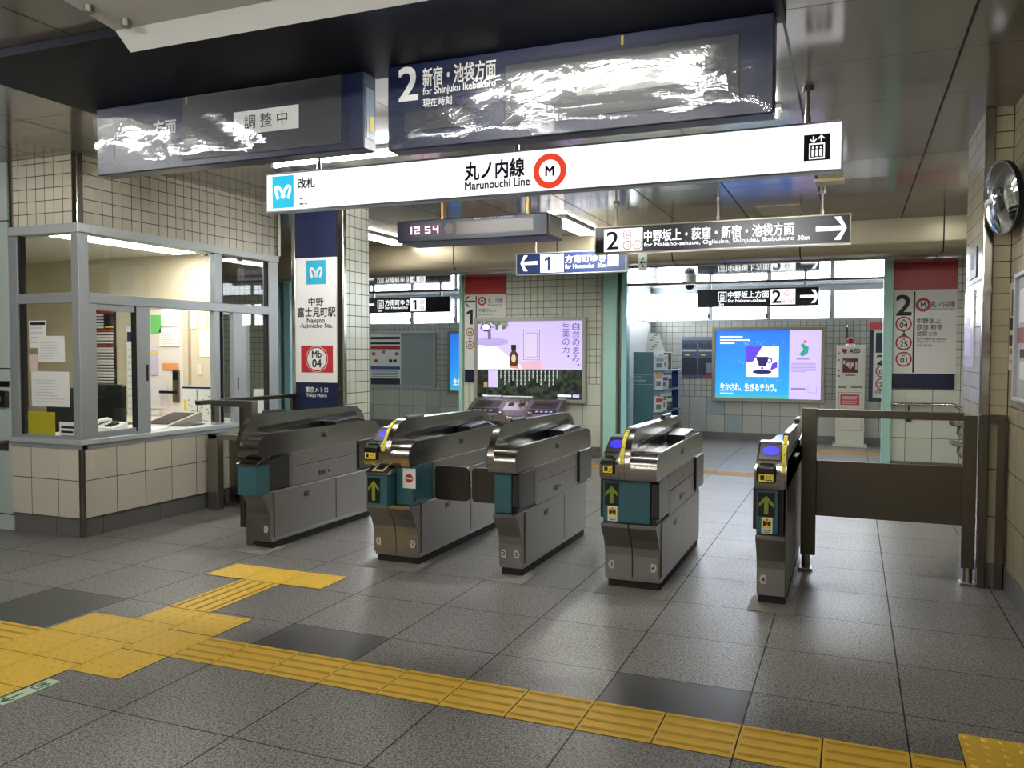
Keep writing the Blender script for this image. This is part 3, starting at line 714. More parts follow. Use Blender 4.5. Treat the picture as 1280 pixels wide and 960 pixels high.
def gate(xl, xr, label, kind, ridge, tags, right='open', box=None, reader=False, arrow=False, lamp=5.2, knob=False):
    """kind: width type; ridge = (x0, x1) of the raised sensor bar; tags = lane numbers on the face"""
    o = thing('ticket_gate', label, 'ticket gate', ((xl + xr) / 2, 5.75, 0), 'row of automatic ticket gates')
    B(xl + .012, xr - .012, 5.085, 6.44, 0, .055, bev=0.003).build('plinth', M_RUB, o)
    B(xl + .006, xr - .006, 5.065, 6.45, .052, .076, bev=0.002).build('plinth_strip', M_STEEL, o)
    mid = (xl + xr) / 2
    lo = MB()
    if kind == 'double':
        lo.prism(LOWER, 'x', xl, mid - .002, bev=.003).prism(LOWER, 'x', mid + .002, xr - .006, bev=.003)
    else: lo.prism(LOWER, 'x', xl + .006, xr - .006, bev=.003)
    lo.build('lower_cabinet', M_STEEL, o)
    # service panels on the side towards the camera
    sp = MB()
    for y0, y1 in ((5.10, 5.895), (5.905, 6.44)):
        sp.box(xr - .007, xr, y0, y1, .082, .425, bev=0.002)
    sp.build('lower_side_panel', M_STEEL, o)
    core = B(xl + .015, xr - .02, 5.0, 6.54, .430, .705); core.build('inner_core', M_BLACK, o)
    sp = MB()
    sp.box(xr - .012, xr - .001, 5.31, 6.22, .590, .697, bev=0.002).box(xr - .012, xr - .001, 5.31, 6.22, .436, .584, bev=0.002)
    sp.box(xr - .012, xr + .001, 5.285, 5.305, .440, .70, bev=0.002)
    for yy in (5.42, 5.55, 5.62, 5.78, 6.05): sp.cyl((xr - .003, yy, .61 + (yy - 5.4) * .03), (xr + .0005, yy, .61 + (yy - 5.4) * .03), .004, 10, 1)
    for k in range(3): sp.box(xr - .002, xr + .0006, 5.66 + k * .032, 5.682 + k * .032, .475, .515, 1)
    sp.cyl((xr - .002, 5.80, .497), (xr + .0006, 5.80, .497), .012, 14, 1)
    sp.build('middle_side_panel', [M_STEEL, M_BLACK], o)
    # latches
    for yy, zz in ((5.50, .355), (5.74, .800)):
        l = MB().box(xr - .004, xr + .0012, yy - .045, yy + .045, zz - .022, zz + .022, 0, bev=0.004).box(xr, xr + .0035, yy - .035, yy + .005, zz - .012, zz + .010, 1, bev=0.002).cyl((xr, yy + .025, zz), (xr + .004, yy + .025, zz), .009, 12, 2)
        l.build('latch', [M_STEEL_D, M_BLACK, M_CHROME], o)
    # upper housing
    up = MB(); x0 = ridge[1]
    up.prism(SHROUD, 'x', xr - .014, xr)
    up.prism([p for p in SHROUD if p[0] <= 5.11] + [(5.12, .866), (5.12, .70)], 'x', x0, xr - .013)
    up.build('upper_housing', M_SATIN, o, smooth=True)
    MB().prism(DECK, 'x', x0, xr - .013).build('ticket_deck', mat('deck_dark_steel', '#55554f', 0.25, 0.8), o)
    w = xr - .013 - x0
    MB().prism([(5.95, .835), (5.93, .89), (6.28, .905), (6.50, .845), (6.5, .835)], 'x', x0 + .012, xr - .022, bev=.004).build('ticket_return_hood', mat('dark_smoke_plastic', '#2e302f', 0.22), o)
    B(x0 + .03, xr - .03, 5.42, 5.62, .834, .838).build('deck_window', mat('pale_deck_window', '#9ca3a3', 0.15), o)
    if kind == 'single' and not reader or right == 'none': pass
    # sensor bar
    rg = MB()
    if kind == 'double':
        m = (ridge[0] + ridge[1]) / 2
        rg.prism(RIDGE, 'x', ridge[0], m - .001).prism(RIDGE, 'x', m + .001, ridge[1])
    else: rg.prism(RIDGE, 'x', ridge[0], ridge[1])
    rg.build('sensor_bar', M_SATIN, o, smooth=True)
    MB().prism([(5.12, .880), (5.10, .893), (5.12, .905), (6.42, .945), (6.47, .925), (6.46, .905)], 'x', ridge[1] - .003, ridge[1] + .0015).build('sensor_window', M_BLACK, o)
    rm = (ridge[0] + ridge[1]) / 2
    B(rm - .018, rm + .018, lamp, lamp + .26, .995, 1.022, bev=0.011, seg=3).build('indicator_lamp', M_BLACK, o)
    if knob: MB().sphere((rm, lamp - .03, 1.025), .024, scl=(1, 1, .9)).cyl((rm, lamp - .03, .995), (rm, lamp - .03, 1.02), .018).build('knob', M_CHROME, o, smooth=True)
    # teal front
    tl = xl + .008 if not box else box[1] + .004
    if right == 'deployed':
        MB().box(tl, xr - .012, 4.972, 5.04, .432, .70, bev=.004).box(xr - .012, xr - .001, 4.974, 5.265, .432, .70, bev=.002).build('front_panel', M_TEAL, o)
        for zz in (.47, .665): MB().cyl((xr - .002, 5.0, zz), (xr + .003, 5.0, zz), .012, 14).build('bumper', M_BLACK, o)
    else:
        B(xl + .008, xr - .048, 4.972, 5.04, .432, .70, bev=.004).build('front_panel', M_TEAL, o)
    # flaps
    def leaf(pts, axis, a, b): MB().prism(pts, axis, a, b, bev=.004).build('flap', M_FLAP, o)
    def rounded(y0, y1, z0, z1, r=.03):
        return [(y0 + r, z0), (y1 - r, z0), (y1 - .009, z0 + .009), (y1, z0 + r), (y1, z1 - r), (y1 - .009, z1 - .009), (y1 - r, z1), (y0 + r, z1), (y0 + .009, z1 - .009), (y0, z1 - r), (y0, z0 + r), (y0 + .009, z0 + .009)]
    if right == 'folded':
        leaf([(4.985, .465), (5.255, .455), (5.262, .465), (5.262, .69), (5.25, .695), (4.99, .695), (4.972, .68), (4.972, .48)], 'x', xr - .042, xr + .006)
    if right == 'tapered':
        leaf([(4.99, .452), (5.255, .448), (5.262, .46), (5.262, .69), (5.25, .695), (5.03, .66), (4.94, .625), (4.925, .60), (4.925, .50), (4.94, .475)], 'x', xr - .042, xr + .008)
    if right == 'deployed':
        leaf(rounded(xr + .012, xr + .283, .43, .672), 'y', 5.268, 5.29)
    if right != 'none':
        B(xr - .02, xr + .006, 5.266, 5.283, .455, .70, bev=.003).build('flap_hinge', M_STEEL, o)
        leaf([(6.24, .46), (6.55, .455), (6.56, .47), (6.56, .69), (6.55, .70), (6.25, .70), (6.24, .69)], 'x', xr - .04, xr + .012)
    # left flap edge seen from the front
    if xl > -3.5 and not box:
        if xl < -2:  # the other half of the closed pair
            leaf(rounded(xl - .293, xl - .018, .43, .672), 'y', 5.268, 5.29)
        else:
            leaf([(4.99, .455), (5.25, .455), (5.26, .46), (5.26, .70), (5.25, .705), (4.99, .70), (4.98, .69), (4.98, .47)], 'x', xl - .012, xl + .014)
    if right == 'none':
        B(xr - .006, xr + .002, 4.95, 6.55, .09, .70).build('outer_side_panel', M_STEEL_D, o)
    # forward box with tray
    if box:
        x0b, x1b = box
        B(x0b, x1b, 4.855, 5.0, .432, .648, bev=.004).build('forward_box', M_TEAL, o)
        MB().prism([(4.845, .648), (4.845, .662), (5.0, .712), (5.0, .648)], 'x', x0b - .006, x1b + .008, bev=.002).build('forward_tray', M_CHROME, o)
    if arrow:
        if box: ax0, ax1, ay, az0, az1 = box[0] + .012, box[1] - .055, 4.853, .455, .63
        else: ax0, ax1, ay, az0, az1 = xl + .018, xl + .108, 4.970, .535, .675
        q = B(ax0, ax1, ay - .003, ay, az0, az1, bev=.002).build('lane_display', M_BLACK, o)
        am, aw, ah = (ax0 + ax1) / 2, (ax1 - ax0), (az1 - az0); zt = az1 - ah * .14; y = ay - .0045
        MB().prism([(am, zt), (am + aw * .46, zt - aw * .5), (am + aw * .46, zt - aw * .74), (am + aw * .13, zt - aw * .40), (am + aw * .13, az0 + ah * .10), (am - aw * .13, az0 + ah * .10), (am - aw * .13, zt - aw * .40), (am - aw * .46, zt - aw * .74), (am - aw * .46, zt - aw * .5)], 'y', y, ay - .002).build('lane_arrow', M_LED, q)
        # flap warning sticker
        if not box:
            sx0, sx1, sz0, sz1, sy = xl + .038, xl + .098, .438, .53, 4.970
            b = MB().box(sx0, sx1, sy - .0012, sy, sz0, sz1, 0).box(sx0 + .005, sx1 - .005, sy - .002, sy, sz0 + .03, sz1 - .006, 1)
            sm = (sx0 + sx1) / 2; zc = sz0 + .058
            b.prism([(sx0 + .009, zc + .018), (sm - .004, zc + .008), (sm - .004, zc - .010), (sx0 + .009, zc - .018)], 'y', sy - .003, sy - .001, 2).prism([(sx1 - .009, zc + .018), (sm + .004, zc + .008), (sm + .004, zc - .010), (sx1 - .009, zc - .018)], 'y', sy - .003, sy - .001, 2)
            b.disc((sm, zc + .022), .005, sy - .003, sy - .001, 3, 12).box(sm - .003, sm + .003, sy - .003, sy - .001, zc - .008, zc + .016, 3)
            b.box(sx0 + .006, sx1 - .006, sy - .002, sy - .001, sz0 + .016, sz0 + .022, 2).box(sx0 + .012, sx1 - .012, sy - .002, sy - .001, sz0 + .006, sz0 + .010, 2)
            b.build('warning_sticker', [M_WHITE, M_YEL, M_INK, M_RED], o)
        else:
            b = MB(); sx0, sx1 = box[0] + .03, box[1] - .04
            b.prism([(4.87, .6708), (4.965, .7015), (4.965, .7025), (4.87, .6718)], 'x', sx0, sx1, 0)
            b.prism([(4.89, .6775), (4.945, .6953), (4.945, .6963), (4.89, .6785)], 'x', sx0 + .015, sx0 + .045, 1).prism([(4.89, .6775), (4.945, .6953), (4.945, .6963), (4.89, .6785)], 'x', sx1 - .045, sx1 - .015, 1)
            b.build('warning_sticker', [mat('cream_sticker', '#efe3a6', 0.5), M_INK], o)
    if reader:
        rd = MB().prism(READER, 'x', xl, ridge[0]); rdo = rd.build('card_reader', M_SATIN, o, smooth=True)
        # ticket slot unit with green glow rim
        cx0, cx1 = xl + .012, ridge[0] - .022
        MB().box(cx0, cx1, 4.90, 4.94, .735, .835, 0, bev=.014, seg=3).build('ticket_slot_unit', M_BLACK, o)
        MB().prism([(4.912, .795), (4.905, .800), (4.950, .848), (4.957, .842)], 'x', cx0 + .004, cx1 - .004, bev=.002).build('slot_rim', mat('olive_metal', '#8a9a6a', 0.25, 0.8), o)
        MB().prism([(4.910, .803), (4.903, .806), (4.943, .846), (4.950, .842)], 'x', cx0 + .018, cx1 - .018).build('slot_glass', mat('dark_green_glass', '#1c2a22', 0.1), o)
        b = MB().box(cx0 + .014, cx1 - .014, 4.8982, 4.9005, .745, .788, 0)
        b.text('入口', (cx0 + .05, 4.8975, .766), .017, 1, bold=.02).box(cx0 + .022, cx0 + .044, 4.8975, 4.8985, .755, .782, 1).box(cx0 + .05, cx1 - .02, 4.8975, 4.8985, .752, .757, 1)
        b.build('ticket_label', [M_YEL, M_INK], o)
        # card pad
        n = Vector((0, -.085, .15)).normalized()
        def on(y, off): z = .850 + (y - 5.01) * (.085 / .15); return (y + n.y * off, z + n.z * off)
        MB().prism([on(5.02, -.002), on(5.02, .004), on(5.155, .004), on(5.155, -.002)], 'x', xl + .012, ridge[0] - .008, bev=.002).build('card_pad', M_BLACK, o)
        b = MB(); pc = (xl + ridge[0]) / 2; pts = []
        seg = 28
        va, vb = [], []
        for i in range(seg):
            t = 2 * math.pi * i / seg; y = 5.092 + .038 * math.sin(t)
            q = on(y, .0065); va.append(b.bm.verts.new((pc + .004 + .048 * math.cos(t), q[0], q[1])))
        b.bm.faces.new(va)
        b.build('card_pad_glow', M_PAD, o)
        # yellow strip following the sensor bar's curve
        st = MB(); pr = [(4.912, .80), (4.914, .815), (4.934, .866), (4.974, .927), (5.028, .974), (5.075, .995)]
        off = [(p[0] - .0035, p[1] + .001) for p in pr]
        x0s = ridge[0] + .006; x1s = x0s + .022
        if kind == 'single': x1s = ridge[1] - .006
        st.prism(pr + off[::-1], 'x', x0s, x1s)
        for k_, (a, c) in enumerate(zip(pr[1:], pr[2:])):
            ym, zm = (a[0] + c[0]) / 2 - .0045, (a[1] + c[1]) / 2 + .0015
            st.sphere((x0s + .011, ym, zm), .0032, 1, u=8, v=6)
        st.build('guide_label', [M_YEL, M_INK], o)
    if right == 'deployed':
        b = MB(); sx0, sz1 = at(503.5, 585, 4.97); sx1, sz0 = at(519.5, 611, 4.97); sm = (sx0 + sx1) / 2; zc = (sz0 + sz1) / 2
        b.box(sx0, sx1, 4.9695, 4.972, sz0, sz1, 0).disc((sm, zc), .030, 4.9685, 4.970, 1, 32).box(sm - .024, sm + .024, 4.9675, 4.969, zc - .0055, zc + .0055, 0)
        b.build('no_entry_sticker', [M_WHITE, M_RED], o)
    # lane number plates
    for n_, side in tags:
        b = MB(); y = 5.050
        if side == 'l': q0 = xl + .022; pts = [(q0 + .035, .125), (q0 + .035, .175), (q0 + .010, .175), (q0, .15), (q0 + .010, .125)]; tx = q0 + .021
        else: q0 = xr - .022; pts = [(q0 - .035, .125), (q0 - .035, .175), (q0 - .010, .175), (q0, .15), (q0 - .010, .125)]; tx = q0 - .021
        b.prism(pts, 'y', y - .0045, y + .003, 0).text(str(n_), (tx, y - .0052, .137), None, 1, 'CENTER', .03, height=.027)
        b.build('lane_number_plate', [mat('pale_plate', '#cfccc2', 0.4), M_INK], o)
    B(xl - .03, xr + .055, 4.90, 5.21, 0.0, .004, bev=.001).build('footing_plate', M_CONC, o)
    return o
gate(-4.165, -3.985, 'steel gate at the far left of the row with a dark tapered flap', 'single', (-4.185, -4.145), [(1, 'r')], 'tapered', box=(-4.125, -3.955), lamp=5.2)
gate(-3.10, -2.745, 'wide steel gate with a red and white no-entry sticker on its teal front', 'double', (-2.955, -2.885), [(1, 'l'), (2, 'r')], 'deployed', box=(-3.035, -2.875), reader=True, arrow=True, lamp=5.18)
gate(-2.15, -1.975, 'narrow steel gate without arrow display, middle of the row, silver knob on its bar', 'single', (-2.17, -2.125), [(2, 'l'), (3, 'r')], 'folded', lamp=5.25, knob=True)
gate(-1.42, -1.07, 'wide steel gate with a green arrow and blue card pad, glossy pale top', 'double', (-1.30, -1.232), [(3, 'l'), (4, 'r')], 'folded', reader=True, arrow=True, lamp=6.0)
gate(-.508, -.332, 'narrow steel gate with green arrow next to the barrier at the right', 'single', (-.366, -.332), [(4, 'l')], 'none', reader=True, arrow=True, lamp=6.05)

# ------------------------------------------------------------------ barriers and rails
o = thing('swing_barrier', 'dark steel barrier with a low solid panel closing the passage at the right', 'barrier', (0.22, 6.0, 0))
MB().box(-.31, -.215, 5.975, 6.03, .105, 1.10, bev=.004).build('upright', M_STEEL_D, o)
MB().box(.658, .735, 5.975, 6.03, .105, 1.08, bev=.004).build('upright', M_STEEL_D, o)
MB().box(-.215, .66, 5.98, 6.025, 1.045, 1.095, bev=.004).build('top_rail', M_STEEL_D, o)
B(-.215, .66, 5.99, 6.012, .375, .75, bev=.003).build('panel', M_STEEL_D, o)
for x in (-.275, .70):
    MB().cyl((x, 6.0, .018), (x, 6.0, .11), .028, 16).box(x - .045, x + .045, 5.95, 6.05, 0, .018, 0, bev=.004).build('foot', M_STEEL, o)
o = thing('end_frame', 'dark steel hoop frame standing between the barrier and the right wall', 'frame', (.80, 5.97, 0))
MB().box(.745, .79, 5.93, 5.985, 0, 1.09, bev=.003).build('upright', M_STEEL_D, o)
MB().box(.845, .885, 5.93, 5.985, 0, 1.09, bev=.003).build('upright', M_STEEL_D, o)
B(.79, .845, 5.93, 5.985, 1.05, 1.09).build('top_rail', M_STEEL_D, o)
o = thing('guide_rail', 'square steel post with a short top rail at the left gate front', 'rail', (-4.17, 5.05, 0))
MB().box(-4.262, -4.195, 5.11, 5.175, 0, 1.10, bev=.004).build('upright', M_STEEL, o)
MB().box(-4.60, -4.262, 5.12, 5.165, 1.05, 1.10, bev=.004).build('top_rail', M_STEEL, o)
MB().box(-4.60, -4.555, 5.12, 5.165, .93, 1.05, bev=.004).build('drop_leg', M_STEEL, o)
o = thing('hand_rail', 'dark flat handrail running back to the white pillar', 'handrail', (-4.73, 5.75, 1.03))
MB().box(-4.755, -4.70, 5.12, 6.345, 1.055, 1.09, bev=.005).build('rail', M_STEEL_D, o)
MB().box(-4.745, -4.715, 6.30, 6.345, .90, 1.06, bev=.004).build('bracket', M_STEEL_D, o)
MB().box(-4.75, -4.705, 5.62, 5.665, 0, 1.056, bev=.004).build('upright', M_STEEL_D, o)
o = thing('low_frame', 'low steel frame beside the ticket office tiles', 'frame', (-5.1, 6.2, 0))
MB().box(-5.55, -5.44, 6.13, 6.22, 0, .71, bev=.005).build('upright', M_STEEL, o)
MB().box(-4.84, -4.76, 6.13, 6.22, 0, .71, bev=.005).build('upright', M_STEEL, o)
MB().box(-5.55, -4.76, 6.13, 6.22, .66, .71, bev=.005).build('top_rail', M_STEEL, o)
o = thing('waste_bin', 'rounded steel bin with a black open top behind the low frame', 'bin', (-5.28, 6.75, .09))
pts = [(-5.57, 6.46), (-5.57, 7.05)] + [(-5.15 + .19 * math.cos(a), 6.755 + .295 * math.sin(a)) for a in [math.pi / 2 - math.pi * i / 14 for i in range(15)]]
MB().prism(pts, 'z', .09, .655).build('bin_body', steel('bin_steel', '#8c8578', 0.36), o, smooth=True)
inner = [(-5.36 + (p[0] + 5.36) * .86, 6.755 + (p[1] - 6.755) * .86) for p in pts]
MB().prism(pts, 'z', .655, .675, bev=.004).build('rim', M_CHROME, o)
MB().prism(inner, 'z', .674, .680).build('opening', M_BLACK, o)
MB().prism(inner, 'z', 0, .09).build('base', M_RUB, o)

# ------------------------------------------------------------------ tactile paving
def tactile(name, label, tiles, mt=M_TACT, bars=None, group='yellow tactile paving'):
    """tiles: (x0, x1, y0, y1, kind) with kind 'x' / 'y' bars along that axis, 'd' dots"""
    b = MB(); r = random.Random(3)
    for x0, x1, y0, y1, kd in tiles:
        b.box(x0, x1, y0, y1, 0, .0012, 2)
        b.box(x0 + .003, x1 - .003, y0 + .003, y1 - .003, .0012, .003)
        if kd == 'x':
            n = max(1, round((y1 - y0) / .075))
            for i in range(n):
                yc = y0 + (i + .5) * (y1 - y0) / n
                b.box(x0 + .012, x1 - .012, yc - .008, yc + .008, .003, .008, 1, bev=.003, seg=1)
        elif kd == 'y':
            n = max(1, round((x1 - x0) / .075))
            for i in range(n):
                xc = x0 + (i + .5) * (x1 - x0) / n
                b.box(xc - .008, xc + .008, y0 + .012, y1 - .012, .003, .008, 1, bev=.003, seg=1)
        else:
            nx, ny = max(1, round((x1 - x0) / .06)), max(1, round((y1 - y0) / .06))
            for i in range(nx):
                for j in range(ny):
                    xc, yc = x0 + (i + .5) * (x1 - x0) / nx, y0 + (j + .5) * (y1 - y0) / ny
                    b.cyl((xc, yc, .003), (xc, yc, .008), .0125, 10, 0, .008)
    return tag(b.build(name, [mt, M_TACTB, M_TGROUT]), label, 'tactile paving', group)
Y0, Y1 = 3.073, 3.368
tl = [(-3.035, -2.782, Y0, Y1, 'x')] + [(-2.782 + .3 * i, -2.482 + .3 * i, Y0, Y1, 'x') for i in range(10)] + [(.218, .397, Y0, Y1, 'x')]
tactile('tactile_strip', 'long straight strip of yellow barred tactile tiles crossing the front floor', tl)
tactile('tactile_strip', 'yellow dotted tactile tiles at the bottom right corner', [(.397 + .3 * i, .697 + .3 * i, 3.31 - .3 * j, 3.61 - .3 * j, 'd') for i in range(2) for j in range(2)])
A = [-3.035, -3.337, -3.638, -3.94]
tl = []
tl += [(A[1], A[0], 3.37 + .015, 3.685, 'd'), (A[1], A[0], 3.075, 3.378, 'd'), (A[1], A[0], 2.77, 3.07, 'd')]
tl += [(A[2], A[1], 3.447, 3.685, 'd'), (A[2], A[1], 3.145, 3.445, 'd'), (A[2], A[1], 2.843, 3.143, 'd'), (A[2], A[1], 2.541, 2.841, 'd'), (A[2], A[1], 2.24, 2.54, 'd')]
tl += [(A[3], A[2], 3.145, 3.445, 'd'), (A[3], A[2], 2.843, 3.143, 'd'), (A[3], A[2], 2.541, 2.841, 'd')]
tactile('tactile_strip', 'block of yellow dotted tactile tiles where the strips meet, front left', tl)
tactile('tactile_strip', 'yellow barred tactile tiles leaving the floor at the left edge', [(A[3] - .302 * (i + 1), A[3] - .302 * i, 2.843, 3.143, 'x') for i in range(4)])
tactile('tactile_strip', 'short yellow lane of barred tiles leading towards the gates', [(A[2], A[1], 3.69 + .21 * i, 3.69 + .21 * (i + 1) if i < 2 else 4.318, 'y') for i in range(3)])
tactile('tactile_strip', 'yellow dotted crossbar of three tiles in front of the left gates', [(A[2] - .302 + .302 * i + .0, A[2] + .302 * i, 4.322, 4.625, 'd') for i in range(3)])
g = 'tactile paving beyond the gates'
tactile('tactile_strip', 'amber tactile strip running across the floor behind the gates', [(-4.8 + .3 * i, -4.5 + .3 * i, 10.25, 10.55, 'x' if i % 8 else 'd') for i in range(22)], M_TACTF, group=g)
tactile('tactile_strip', 'amber tactile strip on the floor in front of the defibrillator cabinet', [(-1.0 + .3 * i, -.7 + .3 * i, 13.1, 13.4, 'x') for i in range(6)], M_TACTF, group=g)
# glow sticker
b = MB(); cx_, cy_ = -3.268, 2.52
b.prism([(-3.322, 2.657), (-3.252, 2.657), (-3.252, 2.385), (-3.322, 2.385)], 'z', 0, .0025, 0)
b.prism([(-3.287, 2.395), (-3.257, 2.435), (-3.262, 2.445), (-3.281, 2.42), (-3.281, 2.50), (-3.293, 2.50), (-3.293, 2.42), (-3.312, 2.445), (-3.317, 2.435)], 'z', .0025, .0032, 1)
b.prism([(-3.31, 2.55), (-3.264, 2.55), (-3.264, 2.556), (-3.31, 2.556)], 'z', .0025, .0032, 1).prism([(-3.31, 2.55), (-3.303, 2.55), (-3.303, 2.62), (-3.31, 2.62)], 'z', .0025, .0032, 1).prism([(-3.271, 2.55), (-3.264, 2.55), (-3.264, 2.62), (-3.271, 2.62)], 'z', .0025, .0032, 1)
b.prism([(-3.292, 2.57), (-3.282, 2.57), (-3.280, 2.60), (-3.270, 2.62), (-3.285, 2.61), (-3.300, 2.63), (-3.296, 2.60)], 'z', .0025, .0032, 1)
tag(b.build('floor_sticker', [M_PALEG, mat('dark_green_print', '#25553a', 0.5)]), 'pale green floor sticker with a dark arrow, at the left edge', 'sticker')

# ------------------------------------------------------------------ overhead: canopy, departure boards, lamps
pts = [(-.30, 3.0), (-4.25, 3.0), (-4.36, 3.06), (-4.42, 3.2), (-4.42, 4.0), (-.30, 4.0)]
struct(MB().prism(pts, 'z', 2.955, 3.0, bev=.004).build('trim_canopy', M_NAVYD))
def board_base(name, label, x0, x1, y0, y1, z0, z1):
    o = thing(name, label, 'departure board', ((x0 + x1) / 2, (y0 + y1) / 2, z0), 'departure boards under the canopy')
    B(x0, x1, y0, y1, z0, z1, bev=.006).build('housing', M_NAVY, o)
    return o
YD = 3.85
x0, x1, z0, z1 = -4.318, -2.412, 2.55, 2.955
o = board_base('departure_board', 'left departure board, taped over, with a paper notice on its blank panel', x0, x1, YD, YD + .12, z0, z1)
q0, qt = at(228, 150, YD)[0], at(330, 107, YD)[1]; q1, qb = at(427, 150, YD)[0], at(330, 190, YD)[1]
B(q0, q1, YD - .004, YD + .002, qb, qt, bev=.002).build('blank_panel', mat('dark_grey_panel', '#3a3b3f', 0.4), o)
n0, nt = at(293, 140, YD)[0], at(333, 136, YD)[1]; n1, nb = at(374, 140, YD)[0], at(333, 165, YD)[1]
b = MB().box(n0, n1, YD - .006, YD - .003, nb, nt, 0).text('調 整 中', ((n0 + n1) / 2, YD - .0075, nb + (nt - nb) * .2), None, 1, 'CENTER', 0.0, height=(nt - nb) * .62)
b.build('paper_notice', [M_PAPER, M_INK], o)
b = MB(); tx, tz = at(192, 170, YD); b.text('方面', (tx, YD - .003, tz), None, 0, bold=.02, height=.085)
b.box(at(140, 0, YD)[0], at(140, 0, YD)[0] + .004, YD - .002, YD, z0 + .1, z1 - .12, 0)
b.build('lettering', M_LGREY, o)
def film(o, x0, x1, z0, z1, Y, seed, amp=.005, nx=60, nz=16):
    b = MB(); r = random.Random(seed); grid = []
    ph = [(r.uniform(2, 11), r.uniform(2, 18), r.uniform(0, 6.3), r.uniform(.2, 1)) for _ in range(14)]
    for j in range(nz + 1):
        row = []
        for i in range(nx + 1):
            x, z = x0 + (x1 - x0) * i / nx, z0 + (z1 - z0) * j / nz
            h = sum(a * math.sin(kx * x * 2 + kz * z * 2 + p) for kx, kz, p, a in ph) / 5
            e = min(1, i / 3, (nx - i) / 3, j / 2, (nz - j) / 2)
            row.append(b.bm.verts.new((x, Y - .003 - .022 * j / nz - amp * e * (1 + .6 * h), z)))
        grid.append(row)
    for j in range(nz):
        for i in range(nx): b.bm.faces.new((grid[j][i], grid[j][i + 1], grid[j + 1][i + 1], grid[j + 1][i]))
    return b.build('plastic_wrap', M_WRAP, o, smooth=True)
film(o, x0 + .005, q1 + .06, z0 + .005, z1 - .03, YD - .008, 2)
b = MB().box(x1, x1 + .004, YD + .02, YD + .10, z0 + .06, z1 - .08, 0).box(x1 + .004, x1 + .006, YD + .045, YD + .085, z0 + .1, z0 + .18, 1)
b.build('side_label', [mat('blue_grey_side', '#6f8598', 0.3), M_YEL], o)
MB().box(at(231, 0, YD)[0], at(231, 0, YD)[0] + .012, YD - .006, YD, z1 - .05, z1 - .008).build('tape', mat('ochre_tape', '#b09a3c', 0.6), o)

x0, x1, z0, z1 = -2.268, -.338, 2.52, 2.955
o = board_base('departure_board', 'right departure board with white 2 and lettering, its display sealed in shiny plastic', x0, x1, YD, YD + .12, z0, z1)
q0, qt = at(632, 100, YD)[0], at(780, 62, YD)[1]; q1, qb = at(924, 90, YD)[0], at(780, 140, YD)[1]
B(q0, q1, YD - .004, YD + .002, qb, qt, bev=.002).build('led_screen', mat('grey_led_panel', '#4c4c4e', 0.35), o)
a0, at_ = at(505, 0, YD)[0], at(548, 136, YD)[1]; a1, ab = at(592, 0, YD)[0], at(548, 161, YD)[1]
B(a0, a1, YD - .004, YD + .002, ab, at_, bev=.002).build('clock_panel', mat('dark_grey_panel2', '#33343a', 0.4), o)
b = MB()
tx, tz = at(499, 127, YD); b.text('2', (tx, YD - .003, tz), None, 0, bold=.02, height=at(499, 86, YD)[1] - tz, width=at(522, 0, YD)[0] - tx)
tx, tz = at(529, 109, YD); wd = at(620, 0, YD)[0] - tx; b.text('新宿・池袋方面', (tx, YD - .003, tz), None, 0, bold=.025, width=wd, height=.092)
tx, tz = at(529, 119, YD); b.text('for Shinjuku Ikebukuro', (tx, YD - .003, tz - .012), None, 0, bold=.02, width=wd, height=.048)
tx, tz = at(529, 134, YD); b.text('現在時刻', (tx, YD - .003, tz - .002), None, 0, bold=.02, width=at(565, 0, YD)[0] - tx, height=.042)
b.build('lettering', M_WHITE, o)
b = MB(); p0, pt = at(722, 0, YD)[0], at(790, 88, YD)[1]; p1, pb = at(862, 0, YD)[0], at(790, 112, YD)[1]
b.box(p0, p1, YD - .006, YD - .003, pb, pt, 0).prism([(p0 + .05, pt), (p0 + .07, pt - .03), (p0 + .16, pt - .012), (p0 + .2, pt)], 'y', YD - .0075, YD - .006, 1)
b.box(p0 + .03, p0 + .16, YD - .0075, YD - .006, pb + .02, pb + .05, 2)
b.build('paper_notice', [M_PAPER, mat('violet_print', '#7b5cc0', 0.5), M_LGREY], o)
film(o, x0 + .02, x1 - .01, z0 + .005, z1 - .06, YD - .008, 5)
film(o, q0 + .0, q1, qb - .01, qt + .005, YD - .022, 9, .008)
MB().box(at(777, 0, YD)[0], at(777, 0, YD)[0] + .012, YD - .006, YD, z1 - .055, z1 - .012).build('tape', mat('ochre_tape', '#b09a3c', 0.6), o)

def batten(x0, x1, y, label, lit=True, z=3.0, cover=M_LAMPC, axis='x', width=.11, group='fluorescent ceiling lamps', tube_dy=0.0):
    """ceiling batten lamp; runs along x (or y when axis = 'y', then x0..x1 is the y range and y the x position)"""
    P = (lambda a, b_: (a, b_)) if axis == 'x' else (lambda a, b_: (b_, a))
    c = P((x0 + x1) / 2, y)
    o = thing('ceiling_lamp', label, 'lamp', (c[0], c[1], z), group)
    def bx(m, a0, a1, b0, b1, z0, z1, **k):
        if axis == 'x': m.box(a0, a1, b0, b1, z0, z1, **k)
        else: m.box(b0, b1, a0, a1, z0, z1, **k)
    m = MB(); bx(m, x0, x1, y - width / 2, y + width / 2, z - .028, z, bev=.004); m.build('housing', cover, o)
    if lit:
        m = MB(); p0, p1 = P(x0 + .03, y), P(x1 - .03, y)
        m.cyl((p0[0], p0[1], z - .052), (p1[0], p1[1], z - .052), 0.019, 14).build('tube', M_TUBE, o, smooth=True)
        for e in (x0 + .005, x1 - .03):
            m = MB(); bx(m, e, e + .025, y - .022, y + .022, z - .078, z - .028, bev=.003); m.build('lamp_holder', M_LAMPW, o)
    else:
        m = MB(); bx(m, x0 + .01, x1 - .01, y - width * .32, y + width * .32, z - .06, z - .028, bev=.004); m.build('cover', cover, o)
    return o
